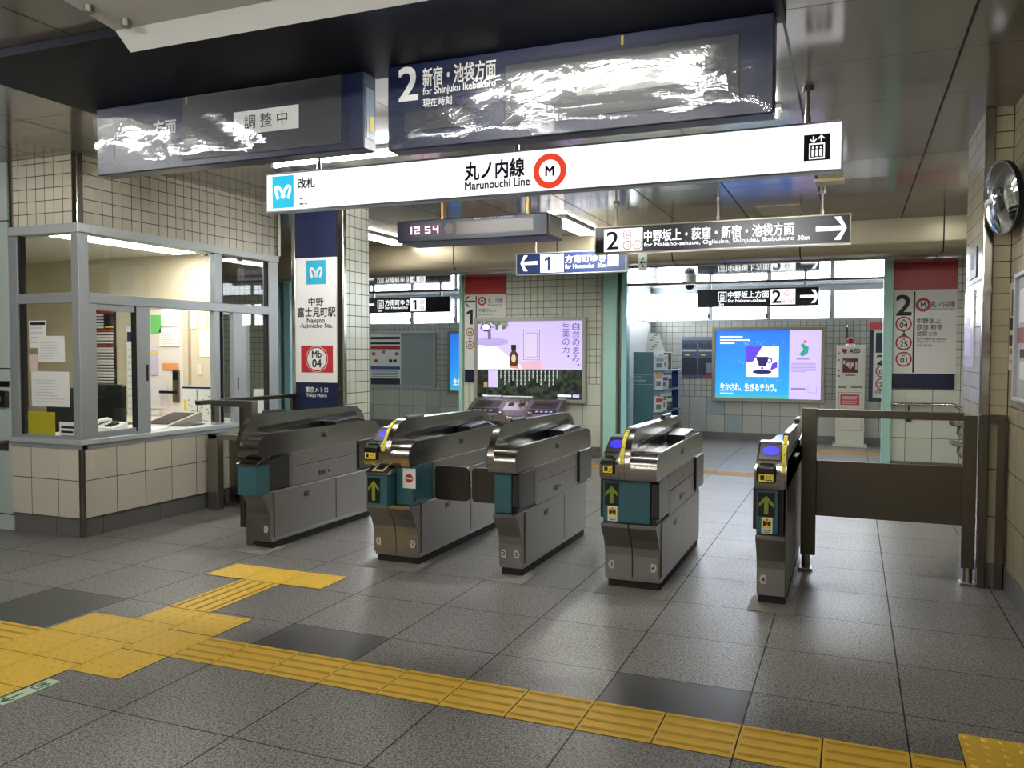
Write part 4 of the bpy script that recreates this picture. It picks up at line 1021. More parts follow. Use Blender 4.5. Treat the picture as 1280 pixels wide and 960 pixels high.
batten(-4.28, -3.02, 5.48, 'lit tube lamp on the ceiling above the left half of the long white sign', cover=M_LAMPW)
batten(-1.70, -.43, 5.48, 'lit tube lamp on the ceiling above the right half of the long white sign', cover=M_LAMPW)
o = thing('ceiling_lamp', 'unlit pale lamp housing under the ceiling by the office tiles', 'lamp', (-4.6, 4.98, 2.87), 'fluorescent ceiling lamps')
B(-5.30, -3.86, 4.92, 5.05, 2.90, 3.0, bev=.004).build('housing', mat('ivory_housing', '#cfc6b2', .5), o)
B(-5.28, -3.88, 4.935, 5.035, 2.875, 2.90, bev=.006).build('cover', mat('ivory_cover', '#d9d2c2', .4), o)
batten(-2.95, -1.78, 5.48, 'unlit cream lamp housing between the two lit tubes', lit=False)
# lamp in front of the boards: white shade with bolts, tube behind it facing the boards
o = thing('board_lamp', 'white shaded lamp in front of the departure boards, close to the camera', 'lamp', (-1.9, 2.85, 2.88))
xa, xb2 = -3.13, -.75
m = MB().prism([(2.62, 2.985), (2.62, 2.965), (2.90, 2.93), (2.985, 2.86), (2.995, 2.865), (2.915, 2.945), (2.915, 2.985)], 'x', xa, xb2, bev=.002)
m.build('shade', M_LAMPW, o)
B(xa + .05, xb2 - .05, 2.65, 2.90, 2.985, 3.0).build('mounting_plate', M_LAMPW, o)
for xx, yy in ((xa + .07, 2.70), (xa + .13, 2.84)):
    MB().cyl((xx, yy, 2.965 - (yy - 2.62) * .125), (xx, yy, 2.935 - (yy - 2.62) * .125), .022, 12).build('bolt', M_STEEL, o)
MB().cyl((xa + 1.02, 2.955, 2.925), (xb2 - .05, 2.955, 2.925), .014, 12).build('tube', mat('board_lamp_tube', '#ffffff', .4, emit=45, ecol='#fdfbf4'), o, smooth=True)
o = thing('board_lamp', 'white shaded lamp beyond the left end of the departure boards', 'lamp', (-5.0, 2.85, 2.88))
MB().prism([(2.62, 2.985), (2.62, 2.965), (2.90, 2.93), (2.985, 2.86), (2.995, 2.865), (2.915, 2.945), (2.915, 2.985)], 'x', -5.55, -4.5, bev=.002).build('shade', M_LAMPW, o)
B(-5.5, -4.55, 2.65, 2.90, 2.985, 3.0).build('mounting_plate', M_LAMPW, o)
MB().cyl((-5.5, 2.955, 2.925), (-4.55, 2.955, 2.925), .014, 12).build('tube', mat('board_lamp_tube', '#ffffff', .4), o, smooth=True)
# lamps of the concourse behind the camera
for i, (xx, yy) in enumerate(((-6.0, 1.6), (-3.8, .4), (-1.6, .4), (-6.0, -2.6), (-3.8, -2.6), (-1.6, -2.6))):
    batten(xx, xx + 1.25, yy, 'lit tube lamp on the concourse ceiling in front of the gates', cover=M_LAMPW, group='concourse lamps')
# lamps further back, one running away from the camera
def panel_lamp(x0, x1, y0, y1, label):
    o = thing('ceiling_lamp', label, 'lamp', ((x0 + x1) / 2, (y0 + y1) / 2, 3.0), 'rear ceiling lamps')
    MB().box(x0 - .02, x1 + .02, y0 - .02, y1 + .02, 2.97, 3.0, bev=.004).build('housing', M_LAMPW, o)
    B(x0, x1, y0, y1, 2.955, 2.97, bev=.004).build('diffuser', mat('lamp_diffuser', '#ffffff', .4, emit=22, ecol='#fffdf5'), o)
panel_lamp(-3.24, -3.02, 9.0, 10.25, 'bright lamp on the ceiling between the clock and the arrow sign')
panel_lamp(-5.95, -5.72, 9.0, 10.2, 'bright lamp on the ceiling left of the clock, beside the pillar')
panel_lamp(1.04, 1.2, 7.4, 8.9, 'added ceiling lamp in the right passage, hidden from the front by the pilaster')  # added out of view to brighten the back wall and its 2 board
def vent(u0, v0, u1, v1, label):
    x0, y0 = atZ(u0, v1, 3.0); x1, y1 = atZ(u1, v0, 3.0)
vx, vy = atZ(975, 262, 3.0)
tag(B(vx - .22, vx + .22, vy - .3, vy + .3, 2.988, 3.0, bev=.003).build('access_hatch', mat('beige_hatch', '#c9b98e', .5)), 'beige square hatch in the ceiling above the black arrow sign', 'hatch')
vx, vy = atZ(1037, 225, 3.0)
tag(B(vx - .12, vx + .12, vy - .1, vy + .1, 2.97, 3.0, bev=.004).build('ceiling_speaker', mat('beige_hatch', '#c9b98e', .5)), 'small beige ceiling box near the right end of the long sign', 'speaker')

# ------------------------------------------------------------------ hanging signs
def one(b, x0, z0, h, y, mi):
    t = h * .20; w = h * .45
    b.prism([(x0 + w - t, z0), (x0 + w, z0), (x0 + w, z0 + h), (x0 + w - t * .75, z0 + h), (x0, z0 + h * .82), (x0, z0 + h * .64), (x0 + w - t, z0 + h * .76)], 'y', y - .0008, y, mi)
def stroke(b, pts, wd, y0, y1, mi):
    """thick line drawn on a plane facing the concourse"""
    pts = [Vector((p[0], p[1])) for p in pts]; L, R = [], []
    for i, p in enumerate(pts):
        d = (pts[min(i + 1, len(pts) - 1)] - pts[max(i - 1, 0)]).normalized(); n = Vector((-d.y, d.x)) * wd / 2
        L.append(p + n); R.append(p - n)
    for i in range(len(pts) - 1): b.prism([L[i], L[i + 1], R[i + 1], R[i]], 'y', y0, y1, mi)
def wing_logo(b, cx, cz, s, y, mi):
    def arc(c, r, a0, a1, n=10): return [(cx + s * (c[0] + r[0] * math.cos(math.radians(a0 + (a1 - a0) * i / n))), cz + s * (c[1] + r[1] * math.sin(math.radians(a0 + (a1 - a0) * i / n)))) for i in range(n + 1)]
    for sg in (-1, 1):
        P = [(-.55, -.62), (-.80, .15), (-.78, .45), (-.60, .52), (-.36, .36), (-.05, -.10), (.12, -.38), (.02, -.56)]
        stroke(b, [(cx + s * sg * p[0], cz + s * p[1]) for p in P], s * .26, y - .0012, y, mi)
def arrow(b, cx, cz, w, h, y, mi, sg=1, th=.2):
    """horizontal arrow pointing to +x when sg = 1"""
    t = h * th
    pts = [(-w / 2, -t / 2), (w / 2 - t * .9, -t / 2), (w / 2 - h * .52, -h / 2), (w / 2 - h * .52 + t * 1.3, -h / 2), (w / 2, 0), (w / 2 - h * .52 + t * 1.3, h / 2), (w / 2 - h * .52, h / 2), (w / 2 - t * .9, t / 2), (-w / 2, t / 2)]
    b.prism([(cx + sg * p[0], cz + p[1]) for p in pts], 'y', y - .0012, y, mi)
def lift_icon(b, x0, x1, z0, z1, y, bg, fg):
    W, Hh = x1 - x0, z1 - z0; X = lambda t: x0 + W * t; Z = lambda t: z0 + Hh * t
    b.box(x0, x1, y - .001, y, z0, z1, bg)
    f0, f1 = y - .002, y - .001
    b.box(X(.2), X(.8), f0, f1, Z(.06), Z(.66), fg).box(X(.25), X(.75), f0 - .0006, f1, Z(.12), Z(.6), bg)
    for t in (.35, .5, .65): b.box(X(t - .05), X(t + .05), f0 - .0012, f1, Z(.16), Z(.42), fg).disc((X(t), Z(.49)), W * .042, f0 - .0012, f1, fg, 12)
    for t, s_ in ((.36, -1), (.66, 1)):
        b.box(X(t - .022), X(t + .022), f0, f1, Z(.72), Z(.93), fg)
        zt = Z(.94) if s_ > 0 else Z(.70)
        stroke(b, [(X(t - .12), zt - s_ * Hh * .12), (X(t), zt), (X(t + .12), zt - s_ * Hh * .12)], W * .045, f0, f1, fg)
def num_ring(b, cx, cz, r, y, top, num, ring, ink, white):
    b.disc((cx, cz), r * .99, y - .0006, y, white, 28).ring((cx, cz), r, r * .80, y - .0014, y, ring, 28)
    b.text(num, (cx, y - .0018, cz - r * .50), None, ink, 'CENTER', .02, height=r * .72)
    if top: b.text(top, (cx, y - .0018, cz + r * .32), None, ink, 'CENTER', .02, height=r * .30)
def rods(o, xs, y, z0, m=M_STEEL, r=.012):
    for x in xs:
        MB().cyl((x, y, z0), (x, y, 2.985), r, 12).cyl((x, y, 2.97), (x, y, 3.0), r * 2.6, 16).cyl((x, y, z0), (x, y, z0 + .05), r * 1.5, 12).build('rod', m, o, smooth=True)
def hang_sign(name, label, x0, x1, y, z0, z1, depth, face, frame, rx, group='hanging signs', fr=.012):
    o = thing(name, label, 'sign', ((x0 + x1) / 2, y, z0), group)
    b = MB()
    b.box(x0, x1, y, y + depth, z0, z0 + fr, bev=.002).box(x0, x1, y, y + depth, z1 - fr, z1, bev=.002).box(x0, x0 + fr, y, y + depth, z0 + fr, z1 - fr, bev=.002).box(x1 - fr, x1, y, y + depth, z0 + fr, z1 - fr, bev=.002)
    b.build('frame', frame, o)
    B(x0 + fr, x1 - fr, y + .004, y + depth - .004, z0 + fr, z1 - fr).build('face_panel', face, o)
    rods(o, rx, y + depth / 2, z1)
    return o
# long white line sign
Y = 5.10
x0, x1, z0, z1 = -4.045, -.068, 2.50, 2.785
o = hang_sign('line_sign', 'long brightly lit white sign with a red ring and dark lettering over the gates', x0, x1, Y, z0, z1, .09, M_SIGN, M_ALU, [-3.6, -2.06, -.262])
yf = Y + .0035
b = MB(); lx0, lz1 = at(340, 221, Y); lx1, lz0 = at(367, 259, Y)
b.box(lx0, lx1, yf - .001, yf, lz0, lz1, 0); wing_logo(b, (lx0 + lx1) / 2, (lz0 + lz1) / 2, (lx1 - lx0) * .42, yf - .001, 1)
b.build('square_emblem', [M_CYAN, M_SIGN], o)
b = MB(); tx, tz = at(372, 237, Y); b.text('改札', (tx, yf - .001, tz + .006), None, 0, bold=.03, height=.072)
tx, tz = at(581, 226, Y); t1 = at(655, 218, Y)[0]; b.build('lettering', M_INKL, o); b = MB(); b.text('丸ノ内線', (tx, yf - .001, tz), None, 0, bold=.03, width=t1 - tx, height=.118)
tx, tz = at(581, 239, Y); t1 = at(662, 228, Y)[0]; b.text('Marunouchi Line', (tx, yf - .001, tz + .008), None, 0, bold=.028, width=t1 - tx, height=.052)
b.build('lettering', M_INKL, o)
b = MB(); tx, tz = at(373, 243, Y); b.text('Gate', (tx, yf - .001, tz), None, 0, height=.018)
for k, vv in enumerate((248, 255)): tx, tz = at(374, vv, Y); b.box(tx, tx + .035, yf - .001, yf, tz - .006, tz + .006, 0).box(tx + .045, tx + .07, yf - .001, yf, tz - .006, tz + .004, 0)
b.build('small_lettering', M_GRYL, o)
mx, mz = at(687, 213.5, Y); b = MB().ring((mx, mz), .112, .072, yf - .0012, yf, 0, 48); b.text('M', (mx, yf - .0012, mz - .031), None, 1, 'CENTER', .03, height=.062)
b.build('line_ring', [M_REDO, M_INKL], o)
b = MB(); ix0, iz1 = at(1005, 169, Y); ix1, iz0 = at(1037.5, 199, Y); lift_icon(b, ix0, ix1, iz0, iz1, yf, 0, 1)
b.build('lift_symbol', [M_INKL, M_SIGNT], o)

# black arrow sign to track 2
Y = 8.4; x0, x1, z0, z1 = -2.497, -.033, 2.487, 2.767
o = hang_sign('arrow_sign', 'black hanging sign with a white 2 and a right arrow', x0, x1, Y, z0, z1, .10, M_SIGNK, mat('brass_grey_frame', '#a79f8c', .3, .8), [-2.28, -1.25, -.29])
yf = Y + .0035
b = MB(); px0, pz1 = at(755, 287, Y); px1, pz0 = at(803, 313, Y)
b.box(px0, px1, yf - .001, yf, pz0, pz1, 0)
b.text('2', (px0 + .03, yf - .002, pz0 + .025), None, 1, bold=.01, height=pz1 - pz0 - .05, width=.125)
rx = px0 + .245; num_ring(b, rx, pz1 - .062, .047, yf - .001, '', '04', 2, 3, 0)
num_ring(b, rx, pz0 + .06, .047, yf - .001, '', '25', 2, 3, 0); num_ring(b, rx + .107, pz0 + .06, .047, yf - .001, '', '01', 2, 3, 0)
b.build('track_plate', [M_SIGNT, M_INKL, M_SIGNR, M_GRYL], o)
b = MB(); tx, tz = at(805, 298, Y); t1 = at(992, 285, Y)[0]; b.text('中野坂上・荻窪・新宿・池袋方面', (tx, yf - .001, z0 + .105), None, 0, bold=.02, width=t1 - tx, height=.118)
t1 = at(993, 290, Y)[0]; b.text('for Nakano-sakaue, Ogikubo, Shinjuku, Ikebukuro', (tx, yf - .001, z0 + .045), None, 0, bold=.012, width=t1 - tx, height=.052)
b.build('lettering', M_SIGNT, o); b = MB(); tx = at(997, 290, Y)[0]; b.text('30m', (tx, yf - .001, z0 + .052), None, 0, bold=.015, height=.045)
b.build('distance_lettering', M_SIGNT, o); b = MB()
ax, az = at(1039, 285.5, Y); arrow(b, ax, az, .27, .215, yf, 0, 1, .21)
b.build('direction_arrow', M_SIGNT, o)

# indigo arrow sign to track 1
Y = 10.1; x0, x1, z0, z1 = -4.055, -2.593, 2.465, 2.745
o = hang_sign('arrow_sign', 'indigo hanging sign with a left arrow and a white 1', x0, x1, Y, z0, z1, .10, M_SIGNB, M_ALU_L, [-3.8, -2.85])
yf = Y + .0035
b = MB(); ax, az = at(661, 329, Y); arrow(b, ax, az, .235, .20, yf, 0, -1, .21); b.build('direction_arrow', M_SIGNT, o); b = MB()
tx = at(708, 0, Y)[0]; t1 = at(759, 0, Y)[0]; b.text('方南町ゆき', (tx, yf - .001, z0 + .135), None, 0, bold=.016, width=t1 - tx, height=.095)
t1 = at(760, 0, Y)[0]; b.text('for Honancho  30m', (tx, yf - .001, z0 + .065), None, 0, bold=.02, width=t1 - tx, height=.052)
ix0 = at(762, 0, Y)[0]; b.build('lettering', M_SIGNT, o)
B(ix0, ix0 + .135, yf - .001, yf, z0 + .075, z1 - .03).build('symbol_plate', M_SIGNT, o)
b = MB(); px0 = at(676.5, 0, Y)[0]; px1 = at(706, 0, Y)[0]
b.box(px0, px1, yf - .001, yf, z0 + .025, z1 - .025, 0); one(b, px0 + .055, z0 + .055, .17, yf - .0012, 1)
rx = px1 - .085; num_ring(b, rx, z1 - .085, .042, yf - .001, '', '04', 2, 3, 0); num_ring(b, rx, z0 + .08, .042, yf - .001, '', '03', 2, 3, 0)
b.build('track_plate', [M_SIGNT, M_SIGNB, M_SIGNR, M_GRYL], o)
b = MB(); lift_icon(b, ix0 + .03, ix0 + .105, z0 + .085, z1 - .06, yf - .001, 1, 0); b.build('lift_symbol', [M_SIGNB, M_SIGNT], o)

# alcove signs
def alcove_sign(label, pxs, body, latin, num, rings, right, uv):
    Y = 13.4; x0 = at(pxs[0], 0, Y)[0]; x1 = at(pxs[1], 0, Y)[0]; z0, z1 = 2.185, 2.462
    o = hang_sign('alcove_sign', label, x0, x1, Y, z0, z1, .10, M_SIGNK, mat('dark_frame', '#2a2c34', .4, .5), [])
    for xx in (x0 + .2, x1 - .2): MB().box(xx - .02, xx + .02, Y + .03, Y + .07, z1, 2.585).build('hanger', M_ALU, o)
    yf = Y + .0035; W = x1 - x0; f = lambda u: x0 + W * (u - uv[0]) / (uv[1] - uv[0])
    b = MB(); i0 = f(uv[2]); b.box(i0, i0 + .13, yf - .001, yf, z0 + .085, z1 - .04, 0)
    t0, t1 = f(uv[3]), f(uv[4]); b.text(body, (t0, yf - .001, z0 + .135), None, 0, bold=.016, width=t1 - t0, height=.105)
    b.text(latin, (t0, yf - .001, z0 + .07), None, 0, bold=.02, width=(t1 - t0) * .93, height=.05)
    b.text('5m', (i0 + .02, yf - .001, z0 + .025), None, 0, bold=.02, height=.04)
    b.build('lettering', M_SIGNT, o); b = MB()
    if right: arrow(b, f(uv[7]), (z0 + z1) / 2, .26, .20, yf, 0, 1, .21)
    else: arrow(b, f(uv[7]), (z0 + z1) / 2 + .02, .22, .18, yf, 0, -1, .21)
    b.build('direction_arrow', M_SIGNT, o)
    b = MB(); p0, p1 = f(uv[5]), f(uv[6]); b.box(p0, p1, yf - .001, yf, z0 + .025, z1 - .02, 0)
    if num == '1': one(b, p0 + .05, z0 + .055, .175, yf - .0012, 1)
    else: b.text(num, (p0 + .03, yf - .002, z0 + .05), None, 1, bold=.02, height=.19, width=.125)
    for cx, cz in rings: num_ring(b, p1 + cx, z0 + cz, .043, yf - .001, '', '04', 2, 3, 0)
    b.build('track_plate', [M_SIGNT, M_INKL, M_SIGNR, M_GRYL], o)
    b = MB(); lift_icon(b, i0 + .012, i0 + .118, z0 + .095, z1 - .05, yf - .001, 0, 1); b.build('lift_symbol', [M_INKL, M_SIGNT], o)
alcove_sign('black sign with a right arrow hanging before the windows of the right alcove', (875, 1030), '中野坂上方面', 'for Nakano-sakaue', '2', [(-.12, .19), (-.17, .085), (-.065, .085)], True, (875, 1030, 903, 916, 968, 970, 1001, 1018))
alcove_sign('black sign hanging before the windows of the left alcove, beside the pillar', (452, 562), '方南町ゆき', 'for Honancho', '1', [(-.07, .19), (-.07, .085)], False, (452, 562, 471, 481, 512, 513, 532, 460))

# clock display
Y = 7.2
x0 = at(495, 0, Y)[0]; x1 = at(685.5, 0, Y)[0]; z1 = at(495, 277, Y)[1]; z0 = at(495, 301, Y)[1] - .005
o = thing('clock_display', 'slate blue hanging display showing 12 54 in lit digits', 'display', ((x0 + x1) / 2, Y, z0))
B(x0, x1, Y, Y + .42, z0 - .02, z1 + .0, bev=.012).build('housing', mat('slate_blue_housing', '#1f2638', .45), o)
B(x1 - .002, x1 + .006, Y + .03, Y + .40, z0 + .0, z1 - .02, bev=.003).build('end_plate', mat('olive_grey_plate', '#8f8a78', .4, .4), o)
c0 = at(505, 0, Y)[0]; c1 = at(552, 0, Y)[0]; zc0, zc1 = z0 + .045, z1 - .03
b = MB().box(c0, c1, Y - .003, Y + .002, zc0 - .01, zc1 - .01); b.build('clock_window', mat('dark_clock_window', '#3a2f3a', .3), o)
SEG = {'0': 'abcdef', '1': 'bc', '2': 'abged', '3': 'abgcd', '4': 'fgbc', '5': 'afgcd', '6': 'afgedc', '7': 'abc', '8': 'abcdefg', '9': 'abfgcd'}
def digit(b, ch, x, z, w, h, y, t=.014):
    s = SEG[ch]
    if 'a' in s: b.box(x, x + w, y - .001, y, z + h - t, z + h)
    if 'g' in s: b.box(x, x + w, y - .001, y, z + h / 2 - t / 2, z + h / 2 + t / 2)
    if 'd' in s: b.box(x, x + w, y - .001, y, z, z + t)
    if 'b' in s: b.box(x + w - t, x + w, y - .001, y, z + h / 2, z + h)
    if 'c' in s: b.box(x + w - t, x + w, y - .001, y, z, z + h / 2)
    if 'f' in s: b.box(x, x + t, y - .001, y, z + h / 2, z + h)
    if 'e' in s: b.box(x, x + t, y - .001, y, z, z + h / 2)
b = MB(); dw, dh = .058, zc1 - zc0 - .045; zz = zc0 + .012
for ch, u in (('1', 508), ('2', 517.5), ('5', 531), ('4', 541)):
    digit(b, ch, at(u, 0, Y)[0], zz, dw, dh, Y - .0035)
b.build('clock_digits', M_CLK, o)
m0 = at(570, 0, Y)[0]; m1 = at(668, 0, Y)[0]
B(m0, m1, Y - .003, Y + .002, zc0 - .015, zc1 - .012).build('message_strip', mat('brown_led_strip', '#3a2f1c', .35), o)
cx, cz = at(561.5, 287, Y); MB().disc((cx, zc0 + (zc1 - zc0) / 2 - .01), .052, Y - .003, Y + .002, 0).build('speaker_disc', mat('brown_grille', '#5d5448', .5), o)
b = MB(); tx = at(593, 0, Y)[0]; b.text('東京メトロからのお知らせ', (tx, Y - .0015, z1 - .030), None, 0, width=at(642, 0, Y)[0] - tx, height=.022, bold=.01)
b.build('lettering', M_LGREY, o)
for u in (541, 651):
    xx = at(u, 0, Y)[0]
    MB().cyl((xx, Y + .2, z1), (xx, Y + .2, 3.0), .026, 14).cyl((xx, Y + .2, z1), (xx, Y + .2, z1 + .03), .045, 14).cyl((xx, Y + .2, 2.975), (xx, Y + .2, 3.0), .06, 16).build('rod', mat('brass_rod', '#8d7445', .3, .9), o, smooth=True)
# small exit plate with a green arrow
Y = 10.40; x0, z1 = at(798, 318, Y); x1, z0 = at(808.5, 338, Y)
o = thing('exit_plate', 'small white plate with a green arrow under the bulkhead', 'sign', ((x0 + x1) / 2, Y, z0))
B(x0, x1, Y, Y + .02, z0, z1, bev=.002).build('plate', M_WHITE, o)
b = MB(); stroke(b, [(x0 + .07, z1 - .04), (x0 + .03, (z0 + z1) / 2), (x0 + .07, z0 + .04)], .018, Y - .002, Y, 0); b.box(x0 + .03, x1 - .012, Y - .002, Y, (z0 + z1) / 2 - .01, (z0 + z1) / 2 + .01, 0)
b.build('green_arrow', M_GREEN, o)
MB().box((x0 + x1) / 2 - .01, (x0 + x1) / 2 + .01, Y + .005, Y + .015, z1, 2.80).box((x0 + x1) / 2 - .01, (x0 + x1) / 2 + .01, Y + .005, 10.53, 2.78, 2.80).build('hanger', M_STEEL, o)
# dome camera in the right alcove
x, z = at(862, 352, 12.6)
o = thing('dome_camera', 'dark dome camera under the white alcove ceiling', 'camera', (x, 12.6, z))
MB().cyl((x, 12.6, 2.52), (x, 12.6, 2.58), .10, 20).build('base', M_WHITE, o, smooth=True)
MB().sphere((x, 12.6, 2.50), .085, scl=(1, 1, 1.1)).build('dome', M_BLACK, o, smooth=True)

# ------------------------------------------------------------------ boards on walls and pillar
Y = 6.345
o = thing('station_board', 'tall board on the pillar with station name and a red number square', 'sign board', (-4.49, Y, .93), 'station boards')
x0, x1 = -4.711, -4.268
za, zb, zc, zd = 2.99, at(395, 322, Y)[1], at(395, 478, Y)[1], at(395, 510, Y)[1] - .06
B(x0, x1, Y, Y + .022, zb, za).build('navy_top', M_NAVY, o)
B(x0, x1, Y - .002, Y + .022, zc, zb, bev=.002).build('white_panel', M_WHITE, o)
B(x0, x1, Y, Y + .022, zd, zc).build('navy_base', M_NAVY, o)
yf = Y - .0025
b = MB(); q0, q1 = at(383, 326, Y), at(407.5, 355, Y); b.box(q0[0], q1[0], yf - .001, yf, q1[1], q0[1], 0); wing_logo(b, (q0[0] + q1[0]) / 2, (q0[1] + q1[1]) / 2, (q1[0] - q0[0]) * .36, yf - .001, 1)
b.build('square_emblem', [M_CYANP, M_WHITE], o)
b = MB()
def put(b, s, u0, u1, vb, vt, Y, yf, mi=0, bold=.022):
    x0, _ = at(u0, (vb + vt) / 2, Y); x1, _ = at(u1, (vb + vt) / 2, Y); um = (u0 + u1) / 2
    zb = at(um, vb, Y)[1]; zt = at(um, vt, Y)[1]
    b.text(s, (x0, yf, zb), None, mi, bold=bold, width=x1 - x0, height=zt - zb)
put(b, '中野', 386, 404.5, 382, 372, Y, yf - .001); put(b, '富士見町駅', 372.5, 419.5, 396, 384, Y, yf - .001)
put(b, 'Nakano', 384, 406, 403.5, 397.5, Y, yf - .001, bold=.025); put(b, '-fujimicho Sta.', 375, 416, 411.5, 404.5, Y, yf - .001, bold=.025)
b.build('lettering', M_INK, o)
b = MB(); q0, q1 = at(376.5, 432, Y), at(416.5, 466, Y); b.box(q0[0], q1[0], yf - .001, yf, q1[1], q0[1], 0); c_ = ((q0[0] + q1[0]) / 2, (q0[1] + q1[1]) / 2); r_ = (q0[1] - q1[1]) * .485
b.disc(c_, r_, yf - .0016, yf, 1, 40).ring(c_, r_ * .96, r_ * .85, yf - .0024, yf, 0, 40)
b.text('Mb', (c_[0], yf - .0026, c_[1] + r_ * .12), None, 2, 'CENTER', .03, height=r_ * .5).text('04', (c_[0], yf - .0026, c_[1] - r_ * .62), None, 2, 'CENTER', .03, height=r_ * .6)
b.build('number_square', [M_RED, M_WHITE, M_INK], o)
b = MB(); put(b, '東京メトロ', 382, 410, 490.5, 483.5, Y, Y - .001); put(b, 'Tokyo Metro', 383, 408.5, 497.5, 492, Y, Y - .001)
b.build('company_lettering', M_WHITE, o)

Y = 11.47
# track 2 board on the right part of the back wall
x0, x1 = at(1114.5, 400, Y)[0], at(1196, 400, Y)[0]
zt, zr, zw, zn = 2.60, at(1155, 362, Y)[1], at(1155, 467, Y)[1], at(1155, 486, Y)[1]
o = thing('track_board', 'large wall board with 2, red and white panels and three ringed numbers', 'sign board', ((x0 + x1) / 2, Y, zn), 'track boards')
B(x0, x1, Y, Y + .028, zr, zt).build('red_top', M_RED, o); B(x0, x1, Y - .001, Y + .028, zw, zr).build('white_panel', M_WHITE, o); B(x0 - .02, x1 - .01, Y, Y + .028, zn, zw).build('navy_base', M_NAVY, o)
yf = Y - .0015; b = MB()
xs = at(1142.5, 400, Y)[0]; b.box(xs - .01, xs + .01, yf - .001, yf, zw + .01, zr - .02, 0).box(x0, x0 + .02, yf - .001, yf, zw, zr - .03, 3)
put(b, '2', 1120.5, 1139, 394, 369, Y, yf - .001, 0, .02)
put(b, '丸ノ内線', 1163, 1194, 384, 376, Y, yf - .001, 0, .01); put(b, 'Marunouchi Line', 1163, 1193, 387.5, 384.8, Y, yf - .001, 0, .0)
put(b, '中野坂上', 1146, 1176, 404.5, 397.5, Y, yf - .001, 0, .01); put(b, '荻窪 新宿', 1146, 1178, 412, 405.5, Y, yf - .001, 0, .01); put(b, '池袋', 1146, 1159, 420, 413.5, Y, yf - .001, 0, .01); put(b, '方面', 1160.5, 1171, 419.5, 414.5, Y, yf - .001, 0, .0)
put(b, 'for Nakano-sakaue', 1146, 1183, 425, 421.5, Y, yf - .001, 0, .0); put(b, 'Ogikubo, Shinjuku', 1146, 1182.5, 429, 425.6, Y, yf - .001, 0, .0); put(b, 'Ikebukuro', 1146, 1165, 433, 429.6, Y, yf - .001, 0, .0)
stroke(b, [at(1130, 414, Y), at(1130, 420.5, Y)], .016, yf - .001, yf, 0); stroke(b, [at(1126.5, 417, Y), at(1130, 420.8, Y), at(1133.5, 417, Y)], .016, yf - .001, yf, 0)
b.build('lettering', [M_INK, M_RED, M_WHITE, M_NAVY], o)
b = MB()
for v, tp, nm in ((405, 'Mb', '04'), (428.5, 'M', '25'), (449, 'M', '01')):
    c = at(1129.5, v, Y); num_ring(b, c[0], c[1], .093, yf, tp, nm, 0, 1, 2); b.build('number_ring', [M_RED, M_INK, M_WHITE], o); b = MB()
c = at(1154, 381, Y); b.ring(c, .085, .052, yf - .001, yf, 0, 30).disc(c, .052, yf - .0008, yf, 2, 30).text('M', (c[0], yf - .0014, c[1] - .026), None, 1, 'CENTER', .03, height=.052)
b.build('line_ring', [M_RED, M_INK, M_WHITE], o)
# track 1 board left of the advertisement
x0 = at(581, 400, Y)[0]; xm = at(595, 400, Y)[0]; x1 = at(632, 385, Y)[0]
zr, zl, zw, zn = at(605, 368, Y)[1], at(615, 397, Y)[1], at(588, 462, Y)[1], at(588, 478, Y)[1]
o = thing('track_board', 'narrow red-topped wall board with a left arrow and 1 beside the medicine advertisement', 'sign board', ((x0 + xm) / 2, Y, zn), 'track boards')
B(x0, x1, Y, Y + .028, zr, 2.60).build('red_top', M_RED, o)
MB().prism([(x0, zw), (xm, zw), (xm, zl), (x1, zl), (x1, zr), (x0, zr)], 'y', Y - .001, Y + .028).build('white_panel', M_WHITE, o)
B(x0, xm, Y, Y + .028, zn, zw).build('navy_base', M_NAVY, o)
b = MB(); c = at(587.5, 377, Y); arrow(b, c[0], c[1], .18, .16, yf, 0, -1, .16); b.build('direction_arrow', M_INK, o); b = MB()
q1_, q2_ = at(583.5, 405.5, Y), at(583.5, 387, Y); one(b, q1_[0], q1_[1], q2_[1] - q1_[1], yf - .001, 0); b.build('track_number', M_INK, o); b = MB(); xs = at(595.3, 380, Y)[0]; b.box(xs - .008, xs + .008, yf - .001, yf, zl, zr - .02, 0); b.build('divider_line', M_INK, o); b = MB()
put(b, '丸ノ内線', 610, 628.5, 379, 372.5, Y, yf - .001, 0, .005); put(b, 'Marunouchi Line', 610, 628, 382, 379.8, Y, yf - .001, 0, 0); put(b, '方南町', 598, 611, 390.5, 385.5, Y, yf - .001, 0, .005); put(b, 'ゆき', 612, 620, 390.3, 386.5, Y, yf - .001, 0, 0); put(b, 'for Honancho', 598, 616, 394, 391.6, Y, yf - .001, 0, 0)
b.build('lettering', M_INK, o); b = MB(); c1 = at(587.5, 423, Y); b.box(c1[0] - .03, c1[0] + .03, yf - .001, yf, c1[1] - .006, c1[1] + .006, 0).box(c1[0] - .006, c1[0] + .006, yf - .001, yf, c1[1] - .03, c1[1] + .03, 0)
b.build('plus_mark', M_INK, o)
b = MB()
for v, nm in ((415, '04'), (431, '03')): c = at(587.5, v, Y); num_ring(b, c[0], c[1], .066, yf, 'Mb', nm, 0, 1, 2); b.build('number_ring', [M_RED, M_INK, M_WHITE], o); b = MB()
c = at(602.5, 376.5, Y); b.ring(c, .066, .042, yf - .001, yf, 0, 28).text('M', (c[0], yf - .001, c[1] - .02), None, 1, 'CENTER', .03, height=.04)
b.build('line_ring', [M_RED, M_INK, M_WHITE], o)
